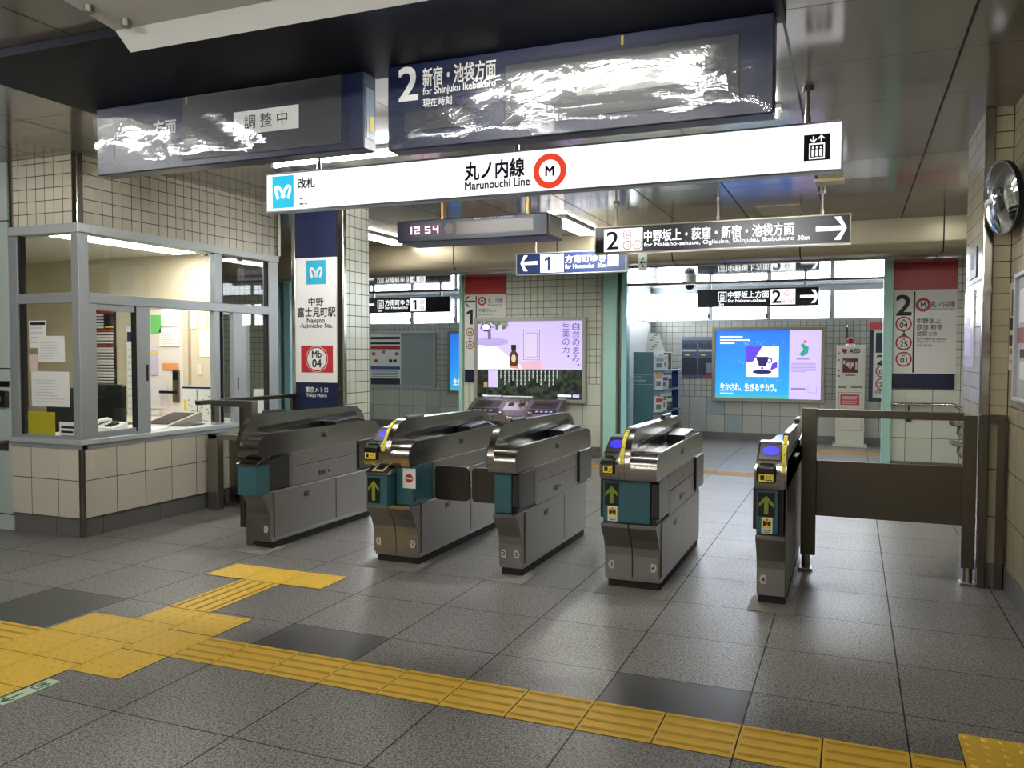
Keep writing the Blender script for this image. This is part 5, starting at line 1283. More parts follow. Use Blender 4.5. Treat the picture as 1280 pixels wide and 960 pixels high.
# track 2 board in the alcove, half hidden by the teal frame
Y = 14.485; x0 = at(1086.5, 450, Y)[0]; x1 = x0 + .62; z1_ = at(1095, 413, Y)[1]; z0_ = at(1095, 502, Y)[1]
o = thing('track_board', 'navy-framed board with 2 on the alcove wall, partly behind the teal post', 'sign board', ((x0 + x1) / 2, Y, z0_), 'track boards')
B(x0, x1, Y, Y + .012, z1_ + .02, at(1095, 403, Y)[1]).build('red_top', mat('coral_red_print', '#c9494c', .4), o)
B(x0, x1, Y, Y + .012, z0_, z1_).build('navy_base', M_NAVY, o); B(x0 + .06, x1 - .06, Y - .002, Y, z0_ + .06, z1_ - .0).build('white_panel', M_WHITE, o)
b = MB(); yf = Y - .003; q0, q1 = at(1095, 416, Y), at(1106, 441, Y); b.box(q0[0], q0[0] + .34, yf - .001, yf, q1[1], q0[1], 1); lift_icon(b, q0[0] + .05, q0[0] + .29, q1[1] + .02, q0[1] - .02, yf - .001, 1, 2)
put(b, '2', 1096, 1107, 456, 444, Y, yf - .001, 0, .02)
for v, nm in ((464, '04'), (480, '25')): c = at(1103, v, Y); num_ring(b, c[0], c[1], .10, yf, '', nm, 3, 0, 2)
put(b, '中野坂上', 1094, 1113, 493, 487.5, Y, yf - .001, 0, .01)
b.build('lettering', [M_INK, M_NAVY, M_WHITE, M_RED], o)

# ------------------------------------------------------------------ advertisements and posters
def lightbox(name, label, x0, x1, z0, z1, Y, fr, frame_m, depth=.10, group='lit advertisements'):
    o = thing(name, label, 'advertisement', ((x0 + x1) / 2, Y, z0), group)
    b = MB()
    b.box(x0 - fr, x1 + fr, Y - depth, Y, z0 - fr, z0, bev=.004).box(x0 - fr, x1 + fr, Y - depth, Y, z1, z1 + fr, bev=.004).box(x0 - fr, x0, Y - depth, Y, z0, z1, bev=.004).box(x1, x1 + fr, Y - depth, Y, z0, z1, bev=.004)
    b.build('frame', frame_m, o)
    return o
def em(name, c, e=1.0): return mat(name, c, .4, emit=e)
EA = .95
M_EBLUE = em('lit_blue', '#2f8ede', EA); M_ELIL = em('lit_lilac', '#c3b3ee', EA); M_EVIO = em('lit_violet', '#5a3fc8', EA); M_EWHT = em('lit_white', '#f4f2ff', 1.1)
M_EINK = em('lit_ink', '#3a3558', .5); M_EDV = em('lit_dark_violet', '#241a66', .6); M_EGRN = em('lit_green', '#2f9e62', .8); M_ERED = em('lit_coral', '#d8644e', .9); M_ETEAL = em('lit_teal', '#2b8f9c', .8)
def grad_blue():
    m = bpy.data.materials.new('lit_blue_print'); m.use_nodes = True; k = NT(m); b = m.node_tree.nodes['Principled BSDF']
    tc = k.new('ShaderNodeTexCoord'); s = k.new('ShaderNodeSeparateXYZ'); k.link(tc.outputs['Generated'], s.inputs[0])
    r = k.new('ShaderNodeValToRGB'); e = r.color_ramp.elements
    e[0].position = 0; e[0].color = lin('#4fb08a'); e[1].position = 1; e[1].color = lin('#2a6fd8')
    q = r.color_ramp.elements.new(.06); q.color = lin('#2f9fe0'); q = r.color_ramp.elements.new(.5); q.color = lin('#2a86e6')
    k.link(s.outputs['Z'], r.inputs['Fac']); k.link(r.outputs['Color'], b.inputs['Emission Color']); k.link(r.outputs['Color'], b.inputs['Base Color']); b.inputs['Emission Strength'].default_value = EA * .54
    return m
M_GB = grad_blue()
Y = 14.48
x0, x1 = at(895, 455, Y)[0], at(1026.5, 455, Y)[0]; z1, z0 = at(960, 413, Y)[1], at(960, 498, Y)[1]
o = lightbox('lit_poster', 'bright blue and lilac advertisement with a cup picture on the far alcove wall', x0, x1, z0, z1, Y, .055, mat('beige_metal_frame', '#8d8672', .4, .5))
xs = at(987, 455, Y)[0]; yp = Y - .075
B(x0, xs, yp, yp + .02, z0, z1).build('blue_panel', M_GB, o); B(xs, x1, yp, yp + .02, z0, z1).build('lilac_panel', M_ELIL, o)
b = MB(); (a0, c1), (a1, c0) = at(933.5, 433, Y), at(973.5, 471, Y); W, Hh = a1 - a0, c1 - c0; f = yp - .001
b.box(a0, a1, f, yp, c0, c1, 0)
b.prism([(a0, c0 + Hh * .45), (a0 + W * .22, c0 + Hh * .5), (a0 + W * .5, c1), (a0, c1)], 'y', f - .001, f, 1)
b.prism([(a0 + W * .3, c0 + Hh * .66), (a0 + W * .7, c0 + Hh * .66), (a0 + W * .62, c0 + Hh * .34), (a0 + W * .4, c0 + Hh * .34)], 'y', f - .002, f, 2).ring((a0 + W * .72, c0 + Hh * .54), W * .09, W * .05, f - .002, f, 2, 20).disc((a0 + W * .5, c0 + Hh * .28), W * .001 + .02, f - .002, f, 2)
b.prism([(a0 + W * .2 + W * .3 * (1 + math.cos(t)), c0 + Hh * .16 + Hh * .07 * math.sin(t)) for t in [i * .3142 for i in range(20)]], 'y', f - .002, f, 2)
b.prism([(a0 + W * .74, c0 + Hh * .2), (a1 - W * .04, c0 + Hh * .3), (a1 - W * .04, c0 + Hh * .5), (a0 + W * .8, c0 + Hh * .44)], 'y', f - .002, f, 1)
b.build('cup_picture', [M_EWHT, M_EVIO, M_EDV], o)
b = MB(); r_ = random.Random(9)
for i in range(26):
    t = r_.uniform(0, 1); sd_ = r_.choice('tblr'); q = .02 + r_.uniform(0, .10)
    x = a0 - .12 + (W + .24) * t if sd_ in 'tb' else (a0 - q if sd_ == 'l' else a1 + q); z = c0 - .06 + (Hh + .12) * t if sd_ in 'lr' else (c0 - q * .7 if sd_ == 'b' else c1 + q * .7)
    b.box(x - .012, x + .012, f, yp, z - .01, z + .012, 0)
b.build('pale_motif', em('lit_pale_blue', '#5aa6ea', EA), o)
b = MB(); put(b, '生かされ、生きるチカラ。', 901, 971, 488.5, 479, Y, f, 0, .02)
for i, (u1) in enumerate((929, 938, 919)): xa, za = at(901, 421 + 4 * i, Y); b.box(xa, at(u1, 421, Y)[0], f, yp, za - .012, za + .008, 0)
xa, za = at(901, 491, Y); b.box(xa, at(917, 491, Y)[0], f, yp, za - .006, za + .006, 0)
b.build('lettering', M_EWHT, o)
b = MB(); c = at(1005, 436, Y)
stroke(b, [(c[0] - .05, c[1] - .10), (c[0] + .02, c[1] - .02), (c[0] - .01, c[1] + .05), (c[0] - .03, c[1] + .08)], .05, f, yp, 0); stroke(b, [(c[0] - .03, c[1] - .11), (c[0] + .05, c[1] - .06), (c[0] + .06, c[1] + .02), (c[0], c[1] + .05)], .04, f - .0006, yp, 1); b.disc((c[0] + .02, c[1] + .115), .028, f, yp, 2, 16)
b.build('figure_emblem', [M_EGRN, M_ETEAL, M_ERED], o)
b = MB()
for i in range(7): xa, za = at(989.5, 454 + 1.7 * i, Y); b.box(xa, at(1020 - (i == 6) * 12, 450, Y)[0], f, yp, za - .006, za + .004, 0)
xa, za = at(989, 486, Y); b.box(xa, at(1007, 486, Y)[0], f, yp, za - .02, za + .02, 0); xa, za = at(1010, 482, Y); xb_, zb_ = at(1021, 491, Y); b.box(xa, xb_, f, yp, za - .006, za, 0).box(xa, xb_, f, yp, zb_, zb_ + .006, 0).box(xa, xa + .006, f, yp, zb_, za, 0).box(xb_ - .006, xb_, f, yp, zb_, za, 0)
xa, za = at(996, 448.5, Y); b.box(xa, at(1012, 448, Y)[0], f, yp, za - .012, za + .012, 0)
b.build('fine_print', em('lit_grey_violet', '#8d80b8', .8), o)

Y = 14.48; x0 = at(565, 450, Y)[0]; z1, z0 = at(572, 417, Y)[1], at(572, 488, Y)[1]; x1 = x0 + 1.6
o = lightbox('lit_poster', 'bright blue advertisement in the left alcove, mostly hidden behind the wall edge', x0, x1, z0, z1, Y, .055, mat('beige_metal_frame', '#8d8672', .4, .5))
B(x0, x0 + 1.1, yp, yp + .02, z0, z1).build('blue_panel', M_GB, o); B(x0 + 1.1, x1, yp, yp + .02, z0, z1).build('lilac_panel', M_ELIL, o)
b = MB(); tx, tz = at(569, 481, Y); b.text('生かされ、生きるチカラ。', (tx, yp - .001, tz), None, 0, bold=.02, width=.95, height=.12); b.build('lettering', M_EWHT, o)
MB().box(x0 + .35, x0 + .85, yp - .001, yp, z0 + .35, z0 + .85, 0).build('cup_picture', M_EVIO, o)

# medicine advertisement
Y = 11.49; yp = Y - .075; f = yp - .001
x0, x1 = at(600, 450, Y)[0], at(730, 450, Y)[0]; z1, zm, z0 = at(665, 401.5, Y)[1], at(665, 461.5, Y)[1], at(665, 498, Y)[1]
o = lightbox('lit_poster', 'lilac advertisement with a small brown bottle and vertical lettering on the back wall', x0, x1, z0, z1, Y, .05, mat('pale_metal_frame', '#b4b2aa', .35, .6))
M_LBG = em('lit_lilac_backdrop', '#bfb0ee', .9)
B(x0, x1, yp, yp + .02, zm, z1).build('lilac_panel', M_LBG, o)
def forest():
    m = bpy.data.materials.new('lit_dark_foliage_print'); m.use_nodes = True; k = NT(m); b = m.node_tree.nodes['Principled BSDF']
    g = k.new('ShaderNodeNewGeometry'); n = k.new('ShaderNodeTexNoise'); n.inputs['Scale'].default_value = 16; n.inputs['Detail'].default_value = 6; k.link(g.outputs['Position'], n.inputs['Vector'])
    r = k.new('ShaderNodeValToRGB'); r.color_ramp.elements[0].position = .4; r.color_ramp.elements[0].color = lin('#10120f'); r.color_ramp.elements[1].position = .75; r.color_ramp.elements[1].color = lin('#4a5d48')
    k.link(n.outputs['Fac'], r.inputs['Fac']); k.link(r.outputs['Color'], b.inputs['Emission Color']); b.inputs['Base Color'].default_value = (0, 0, 0, 1); b.inputs['Emission Strength'].default_value = .5; b.inputs['Roughness'].default_value = .3
    return m
B(x0, x1, yp, yp + .02, z0, zm).build('dark_foliage_panel', forest(), o)
P = lambda u, v: at(u, v, Y)
b = MB()
b.prism([P(600, 461.5), P(600, 431), P(618, 429), P(640, 447), P(660, 461.5)], 'y', f, yp, 0)
b.prism([P(600, 423.5), P(600, 431), P(618, 433), P(637, 430), P(637, 425), P(622, 422)], 'y', f - .0005, yp, 1)
stroke(b, [P(614.5, 424), P(614, 412)], .05, f - .001, yp, 2)
b.build('stage_print', [em('lit_pale_lilac', '#dcd2fa', 1.0), em('lit_mauve', '#a596c9', .9), em('lit_brown_grey', '#6f6878', .7)], o)
b = MB(); r_ = random.Random(2)
for i in range(60):
    u, v = r_.uniform(601, 636), r_.uniform(400, 411); c = P(u, max(v, 402.5)); b.disc(c, r_.uniform(.012, .03), f - .0015, yp, r_.choice((0, 1)), 7)
b.build('tree_print', [em('lit_leaf', '#5f7050', .7), em('lit_leaf_pale', '#8c9480', .8)], o)
b = MB(); q = [P(655, 411), P(678.5, 410), P(678.5, 450), P(653.5, 452)]; b.prism(q, 'y', f - .001, yp, 0)
q = [P(653.5, 452), P(678.5, 450), P(678.5, 461), P(668, 461.5), P(654, 461)]; b.prism(q, 'y', f - .0008, yp, 1)
for rr in ((656.5, 412.5, 677, 413.2), (656.5, 449.3, 677, 450), (656.5, 412.5, 657.2, 450), (676.3, 412.5, 677, 450), (659.5, 416, 674, 416.6), (659.5, 446, 674, 446.6), (659.5, 416, 660, 446.6), (673.5, 416, 674, 446.6)):
    A_, C_ = P(rr[0], rr[1]), P(rr[2], rr[3]); b.box(A_[0], C_[0], f - .002, f, C_[1], A_[1], 2)
b.build('carton_print', [em('lit_carton', '#c2b4dc', .95), em('lit_carton_foot', '#c9a0b4', .9), em('lit_carton_line', '#8478a0', .6)], o)
b = MB()
b.box(P(641.5, 432)[0], P(647.5, 432)[0], f - .003, yp, P(644, 438)[1], P(644, 431)[1], 0)
b.prism([P(642.5, 438), P(646.5, 438), P(650, 443), P(650, 455), P(648, 457.5), P(641, 457.5), P(639.5, 455), P(639.5, 443)], 'y', f - .002, yp, 1)
c = P(644.5, 448); b.prism([(c[0] + .035 * math.cos(t), c[1] + .06 * math.sin(t)) for t in [i * .3142 for i in range(20)]], 'y', f - .003, yp, 2)
b.prism([P(640, 455), P(650, 455), P(650, 459), P(652, 461), P(640, 460)], 'y', f - .0015, yp, 3)
b.build('bottle_print', [em('lit_black', '#15101c', .3), em('lit_brown', '#4a2c22', .6), em('lit_tan', '#d0b48c', .8), em('lit_orange_glow', '#c98a66', .8)], o)
b = MB()
def vtext(b, s, u, v0, v1, Y, yf, mi, bold=0.0):
    n = len(s); dv = (v1 - v0) / n
    for i, ch in enumerate(s):
        if ch in '、。':
            c = at(u + dv * .3, v0 + dv * (i + .3), Y); b.disc(c, .014, yf, yf + .0008, mi, 10); continue
        t0 = at(u - dv * .44, v0 + dv * (i + .92), Y); t1 = at(u + dv * .44, v0 + dv * (i + .08), Y)
        b.text(ch, (t0[0], yf, t0[1]), None, mi, bold=bold, width=t1[0] - t0[0], height=t1[1] - t0[1])
vtext(b, '自然の恵み、', 722, 403, 463, Y, f - .001, 0); vtext(b, '生薬の力。', 709.5, 403, 452, Y, f - .001, 0)
b.build('vertical_lettering', em('lit_dark_ink', '#2c2740', .4), o)
b = MB(); c = P(610, 409)
b.prism([(c[0] + .085 * math.cos(t), c[1] + .06 * math.sin(t) + .008 * math.cos(2 * t)) for t in [i * .2618 for i in range(24)]], 'y', f - .002, yp, 0)
b.prism([(c[0] + .065 * math.cos(t), c[1] + .042 * math.sin(t)) for t in [i * .2618 for i in range(24)]], 'y', f - .003, yp, 1)
b.build('oval_badge', [em('lit_navy', '#2c2a6a', .5), M_EWHT], o)
b = MB(); A_, C_ = P(613, 462.5), P(625, 484); b.box(A_[0], C_[0], f - .001, yp, C_[1], A_[1], 0)
b.build('small_carton_print', M_LBG, o); b = MB(); c = P(609.5, 484); b.box(c[0] - .03, c[0] + .03, f - .001, yp, c[1], c[1] + .08, 1).box(c[0] - .012, c[0] + .012, f - .001, yp, c[1] + .08, c[1] + .12, 2)
b.build('small_bottle_print', [M_LBG, mat('lit_amber', '#a4835a', .4, emit=.7), mat('lit_black', '#15101c', .4, emit=.3)], o); b = MB()
for i in range(15):
    u = 628 + i * 5; v1 = (476, 482, 480, 478, 484, 483, 482, 478, 474, 480, 482, 477, 485, 484, 476)[i]
    a_ = P(u, 463.5); e_ = P(u + 1.1, v1)
    for k in range(int((a_[1] - e_[1]) / .03)): b.box(a_[0], e_[0], f - .001, yp, a_[1] - .03 * k - .022, a_[1] - .03 * k, 3)
for u0, u1, v in ((606, 612, 494), (608, 629, 494.5), (631, 668, 495.5)): a_, e_ = P(u0, v - 1.2), P(u1, v + 1.0); b.box(a_[0], e_[0], f - .001, yp, e_[1], a_[1], 3)
b.build('fine_print', [M_LBG, M_LBG, M_LBG, em('lit_pale_text', '#c7cbd0', .7)], o); b = MB(); a_, e_ = P(699, 493), P(716, 496); b.box(a_[0], e_[0], f - .001, yp, e_[1], a_[1], 4); a_, e_ = P(718, 493), P(726, 497); b.box(a_[0], e_[0], f - .001, yp, e_[1], a_[1], 0)
b.build('fine_print', [M_LBG, em('lit_amber', '#a4835a', .7), em('lit_black', '#15101c', .3), em('lit_pale_text', '#c7cbd0', .7), M_EWHT], o)

# pin board with a notice in the left alcove
Y = 14.485; x0, x1 = at(452, 450, Y)[0], at(543, 450, Y)[0]; z1, z0 = at(500, 416.5, Y)[1], at(500, 482, Y)[1]
o = thing('pin_board', 'grey pin board on the left alcove wall, empty on its right half', 'notice board', ((x0 + x1) / 2, Y, z0))
B(x0, x1, Y - .02, Y, z0, z1).build('board', M_BOARDG, o)
MB().box(x0 - .03, x1 + .03, Y - .04, Y, z0 - .03, z0).box(x0 - .03, x1 + .03, Y - .04, Y, z1, z1 + .03).box(x0 - .03, x0, Y - .04, Y, z0, z1).box(x1, x1 + .03, Y - .04, Y, z0, z1).build('frame', M_ALU, o)
xs = at(502, 450, Y)[0]; xa = at(463, 450, Y)[0]
p = thing('printed_poster', 'white poster with red and blue bands pinned on the alcove board', 'poster', ((xa + xs) / 2, Y - .022, z0 + .02))
B(xa, xs, Y - .025, Y - .0215, z0 + .02, z1 - .02).build('sheet', M_PAPER, p)
b = MB(); W = xs - xa; Hh = z1 - z0 - .04; zb_ = z0 + .02; f = Y - .026
for t0, t1, mi in ((.90, .95, 0), (.80, .84, 0), (.70, .77, 1), (.30, .36, 2), (.0, .12, 3)): b.box(xa + W * .03, xs - W * .03, f, f + .001, zb_ + Hh * t0, zb_ + Hh * t1, mi)
for i in range(4): b.box(xa + W * .06, xs - W * .1, f, f + .001, zb_ + Hh * (.15 + .035 * i), zb_ + Hh * (.165 + .035 * i), 4)
for t, z_, mi in ((.08, .58, 1), (.82, .58, 1), (.15, .44, 1), (.62, .44, 0), (.76, .44, 0), (.4, .62, 4)): b.box(xa + W * t, xa + W * (t + .1), f, f + .001, zb_ + Hh * z_, zb_ + Hh * (z_ + .06), mi)
b.build('printed_matter', [M_INK, M_RED, mat('blue_print', '#2b4f9a', .5), M_NAVY, M_GREY], p)

# two dark posters beside the leaflet rack
Y = 14.49
for i, (u0, u1) in enumerate(((852.5, 871.5), (872.5, 891.5))):
    (x0, z1), (x1, z0) = at(u0, 421, Y), at(u1, 472, Y)
    o = thing('wall_poster', ('dark blue poster, nearer the leaflet rack of the two on the alcove wall', 'dark blue poster, nearer the lit blue advertisement of the two on the alcove wall')[i], 'poster', ((x0 + x1) / 2, Y, z0), 'dark posters on the alcove wall')
    B(x0, x1, Y - .006, Y, z0, z1).build('sheet', mat('dark_blue_poster', '#4a5568', .5), o)
    b = MB(); W, Hh = x1 - x0, z1 - z0; r_ = random.Random(i + 3); f = Y - .007
    b.box(x0, x1, f, Y - .006, z1 - Hh * .08, z1, 3)
    for k in range(9): xx = x0 + W * (.08 + .1 * k); b.box(xx, xx + W * .06, f, Y - .006, z1 - Hh * r_.uniform(.28, .3), z1 - Hh * r_.uniform(.14, .2), 2)
    b.box(x0 + W * .06, x1 - W * .06, f, Y - .006, z1 - Hh * .36, z1 - Hh * .31, 0).box(x0 + W * .2, x0 + W * .5, f - .001, f, z1 - Hh * .46, z1 - Hh * .43, 1)
    b.box(x0 + W * .04, x1 - W * .04, f, Y - .006, z0 + Hh * .06, z0 + Hh * .48, 2)
    if i: b.box(x0 + W * .5, x1, f - .001, f, z0 + Hh * .02, z0 + Hh * .08, 4).box(x0 + W * .55, x1 - W * .1, f - .001, f, z0 + Hh * .12, z0 + Hh * .36, 3)
    b.build('printed_matter', [M_LGREY, M_YEL, mat('midnight_print', '#20283c', .5), mat('steel_blue_print', '#76869a', .5), M_RED], o)

# defibrillator cabinet
Y = 14.10
(x0, z1), (x1, _) = at(1046, 432, Y), at(1082, 432, Y)
o = thing('defibrillator_cabinet', 'tall cream cabinet lettered AED with a red beacon on top', 'cabinet', ((x0 + x1) / 2, Y + .12, 0))
B(x0, x1, Y, Y + .30, .03, z1, bev=.012).build('body', mat('cream_enamel', '#d9d6c6', .4), o)
B(x0 - .05, x1 + .05, Y - .06, Y + .34, 0, .03, bev=.006).build('base', mat('cream_enamel', '#d9d6c6', .4), o)
d0, dz1 = at(1050, 442.5, Y); d1, dz0 = at(1079, 482, Y)
dd = B(d0, d1, Y - .010, Y, dz0, dz1, bev=.004).build('door', mat('cream_door', '#d3d0c0', .4), o)
w0, wz1 = at(1053.5, 448, Y); w1, wz0 = at(1072, 466, Y)
b = MB().box(w0, w1, Y - .014, Y - .010, wz0, wz1, 0); wm = (w0 + w1) / 2; zc = (wz0 + wz1) / 2
for t in range(2): b.disc((wm + (-.025 if t else .025), zc + .015), .034, Y - .0155, Y - .013, 1, 18)
b.prism([(wm - .056, zc + .004), (wm + .056, zc + .004), (wm, zc - .06)], 'y', Y - .0155, Y - .013, 1)
stroke(b, [(wm + .01, zc + .04), (wm - .012, zc + .0), (wm + .012, zc - .005), (wm - .008, zc - .045)], .012, Y - .017, Y - .0155, 0)
b.box(wm - .10, wm - .075, Y - .0155, Y - .013, zc + .02, zc + .08, 1).box(wm + .075, wm + .10, Y - .0155, Y - .013, zc - .06, zc + .06, 1)
b.build('door_window', [mat('maroon_window', '#5a1f26', .2), mat('pale_pink_print', '#e0c8c8', .5)], dd)
b = MB()
put(b, 'AED', 1062, 1075, 441.2, 436, Y, Y - .011, 0, .03)
for u0, u1, v in ((1056, 1069, 469), (1048, 1058, 484), (1064, 1078, 484)): a_, e_ = at(u0, v - .7, Y), at(u1, v + .7, Y); b.box(a_[0], e_[0], Y - .012, Y, e_[1], a_[1], 0)
for v in (442, 450, 463, 470): a_ = at(1048.5, v, Y); b.box(a_[0] - .012, a_[0] + .012, Y - .002, Y, a_[1] - .012, a_[1] + .012, 0)
h_ = at(1055.5, 438.5, Y)
for t in (-1, 1): b.disc((h_[0] + t * .018, h_[1] + .01), .024, Y - .002, Y, 1, 16)
b.prism([(h_[0] - .04, h_[1] + .002), (h_[0] + .04, h_[1] + .002), (h_[0] + .01, h_[1] - .05)], 'y', Y - .002, Y, 1)
b.build('lettering', [M_INK, M_RED], o)
b = MB(); (a0, c1), (a1, c0) = at(1050.5, 493, Y), at(1074, 506.5, Y); b.box(a0, a1, Y - .004, Y, c0, c1, 0)
for i in range(4): zt = c1 - (c1 - c0) * (.14 + .22 * i); b.box(a0 + .02, a1 - .02 - .02 * (i % 2), Y - .005, Y - .004, zt - .018 - (.01 if i == 0 else 0), zt, 1)
b.build('red_label', [M_RED, mat('pink_text', '#d9a0a0', .6)], o)
b = MB(); (a0, c1), (a1, c0) = at(1048, 490, Y), at(1077, 539, Y)
for q in ((a0, a1, c0, c0 + .008), (a0, a1, c1 - .008, c1), (a0, a0 + .008, c0, c1), (a1 - .008, a1, c0, c1)): b.box(q[0], q[1], Y - .002, Y, q[2], q[3])
b.build('lower_panel_seam', M_GREY, o)
bm_ = at(1063, 427, Y); MB().cyl((bm_[0], Y + .12, z1), (bm_[0], Y + .12, z1 + .03), .07, 20).build('beacon_base', M_LGREY, o, smooth=True)
MB().cyl((bm_[0], Y + .12, z1 + .03), (bm_[0], Y + .12, z1 + .10), .055, 20).sphere((bm_[0], Y + .12, z1 + .10), .055, scl=(1, 1, .6)).build('beacon', mat('red_beacon', '#8e1f24', .15), o, smooth=True)
(a0, c1), (a1, c0) = at(1057, 405, 14.3), at(1062.5, 427, 14.3)
tag(MB().prism([(14.49, c1 + .02), (14.22, c1 - .05), (14.22, c0 + .06), (14.49, c0 + .02)], 'x', a0 + .02, a0 + .035).build('projecting_sign', M_BLACK), 'dark sign plate projecting from the wall above the defibrillator cabinet', 'sign')

# leaflet rack behind the teal post
xa, xb_ = -2.905, -2.62; ya, yb = 11.75, 13.1
o = thing('leaflet_rack', 'deep teal leaflet rack with pale lettering beside the teal post', 'rack', ((xa + xb_) / 2, 12.3, 0))
zt = at(800, 440, ya)[1]
B(xa, xb_, ya, ya + .04, 0, zt, bev=.004).build('side_panel', M_TEALD, o)
B(xa, xa + .03, ya + .04, yb, 0, zt, bev=.004).build('back_panel', M_TEALD, o)
B(xa, xb_ + .10, yb, yb + .04, 0, zt - .25, bev=.004).build('end_panel', mat('royal_blue_panel', '#1f3a86', .4), o)
B(xb_ - .02, xb_, ya + .04, yb, 0, zt, bev=.004).build('front_panel', mat('white_rack_face', '#cfd6d8', .5), o)
b = MB(); put(b, 'Tokyo Metro', 788, 803, 472.5, 470, ya, ya - .002, 0, 0); put(b, 'Information', 788, 806.5, 477, 473.4, ya, ya - .002, 0, .0)
for v in (468, 480): x_, z_ = at(784, v, ya); b.box(xa, xb_, ya - .001, ya, z_ - .003, z_, 0)
b.build('lettering', mat('pale_teal_print', '#9cc4c6', .5), o)
cols = ['#e6e6ea', '#c9a56a', '#3f6fb4', '#dfe5ea', '#8fb0cf', '#d8cfae', '#4b4a45', '#f0efe8', '#b4552f', '#6c8f4a']
k = 0
for row, zz in enumerate((.30, .62, .94, 1.22)):
    for j in range(3):
        c = cols[(k * 3 + row) % len(cols)]; k += 1
        hh = .20 + .025 * ((j * 7 + row) % 3); t = math.radians(52 + 5 * ((row + j) % 3)); ux_, uy_ = math.cos(t), math.sin(t)
        px_, py_ = xb_ + .012, ya + .06 + j * .30; nx_, ny_ = uy_, -ux_
        def lp(a, d): return (px_ + ux_ * a * .16 + nx_ * d, py_ + uy_ * a * .16 + ny_ * d)
        l = MB(); l.prism([lp(0, 0), lp(1, 0), lp(1, .018), lp(0, .018)], 'z', zz, zz + hh, 0); l.prism([lp(.08, .018), lp(.92, .018), lp(.92, .0195), lp(.08, .0195)], 'z', zz + hh * .62, zz + hh * .88, 1); l.prism([lp(.1, .018), lp(.7, .018), lp(.7, .0195), lp(.1, .0195)], 'z', zz + hh * .2, zz + hh * .5, 2)
        lab = ['lowest', 'second', 'third', 'top'][row] + ' row, ' + ['nearest the teal side panel', 'in the middle', 'farthest from the teal side panel'][j]
        tag(l.build('leaflet_stack', [mat('leaflet' + c, c, .6), mat('leaflet_band' + cols[(k + 4) % 10], cols[(k + 4) % 10], .6), mat('leaflet_print', '#6f7783', .6)]), 'leaflets in the rack, ' + lab, 'leaflets', 'leaflets in the rack')
for zz in (.28, .60, .92, 1.20): B(xb_, xb_ + .15, ya + .05, yb, zz, zz + .015).build('shelf', M_TEALD, o)
l = MB(); s0, s1 = at(808, 440, 12.2), at(826, 416, 12.2)
l.prism([(s0[0], zt + .0), (s1[0] + .06, zt), (s1[0] - .03, s1[1]), (s0[0] + .02, s1[1])], 'y', 12.2, 12.205, 0)
for i in range(8): l.box(s0[0] + .05 + .03 * (i % 4), s0[0] + .10 + .03 * (i % 4), 12.198, 12.2, zt + .03 + .035 * i, zt + .045 + .035 * i, 1)
tag(l.build('display_card', [M_PAPER, M_GREY]), 'white printed card standing on top of the leaflet rack', 'card')

# fare adjustment machine below the medicine advertisement
YF = 10.85
(x0, zt), (x1, _) = at(601, 500, YF + .5), at(712, 500, YF + .5)
x0, x1 = -5.16, -3.78
o = thing('fare_machine', 'low steel ticket machine with sloping console below the medicine advertisement', 'ticket machine', ((x0 + x1) / 2, 11.15, 0))
B(x0, x1, YF + .06, 11.38, 0, .52, bev=.006).build('cabinet', mat('indigo_cabinet', '#23264a', .4), o)
MB().prism([(YF, .50), (YF, .585), (YF + .03, .60), (YF + .40, .80), (11.38, .81), (11.38, .50)], 'x', x0, x1, bev=.006).build('console', M_STEEL, o)
def onc(t): return (YF + .03 + .37 * t, .60 + .20 * t)
def slab(b, xa_, xb2_, t0, t1, mi, lift=.003):
    n = Vector((-.20, .37)).normalized(); p, q = onc(t0), onc(t1)
    b.prism([(p[0] - n.y * 0 + n.x * -.0, p[1]), (p[0] + n.x * lift, p[1] + n.y * lift), (q[0] + n.x * lift, q[1] + n.y * lift), (q[0], q[1])], 'x', xa_, xb2_, mi)
b = MB(); Wm = x1 - x0
for fa, fb, t0, t1, mi in ((.05, .34, .40, .86, 0), (.40, .64, .22, .9, 2), (.69, .97, .40, .86, 3), (.05, .36, .06, .34, 1), (.69, .99, .06, .34, 1)): slab(b, x0 + Wm * fa, x0 + Wm * fb, t0, t1, mi)
slab(b, x0 + Wm * .10, x0 + Wm * .24, .46, .8, 4, .005); slab(b, x0 + Wm * .43, x0 + Wm * .49, .5, .72, 4, .005); slab(b, x0 + Wm * .55, x0 + Wm * .61, .5, .72, 4, .005); slab(b, x0 + Wm * .72, x0 + Wm * .92, .56, .68, 4, .005)
for k in range(4): slab(b, x0 + Wm * (.08 + .06 * k), x0 + Wm * (.11 + .06 * k), .16, .24, 5, .005); slab(b, x0 + Wm * (.77 + .05 * k), x0 + Wm * (.80 + .05 * k), .16, .24, 5, .005)
b.build('slot_plate', [M_STEEL_D, M_NAVY, M_CHROME, M_STEEL_D, M_BLACK, M_WHITE], o)
b = MB()
for fx in (.33, .66): b.box(x0 + Wm * fx - .004, x0 + Wm * fx + .004, YF - .002, YF + .004, .505, .58)
b.build('front_seam', M_BLACK, o)
for fx, s_ in ((.01, 1), (.38, 1), (.70, 1)):
    xx = x0 + Wm * fx; MB().sphere((xx + .04, YF + .02, .62), .038, scl=(1.2, 1, .9)).build('dome_button', M_CHROME, o, smooth=True)

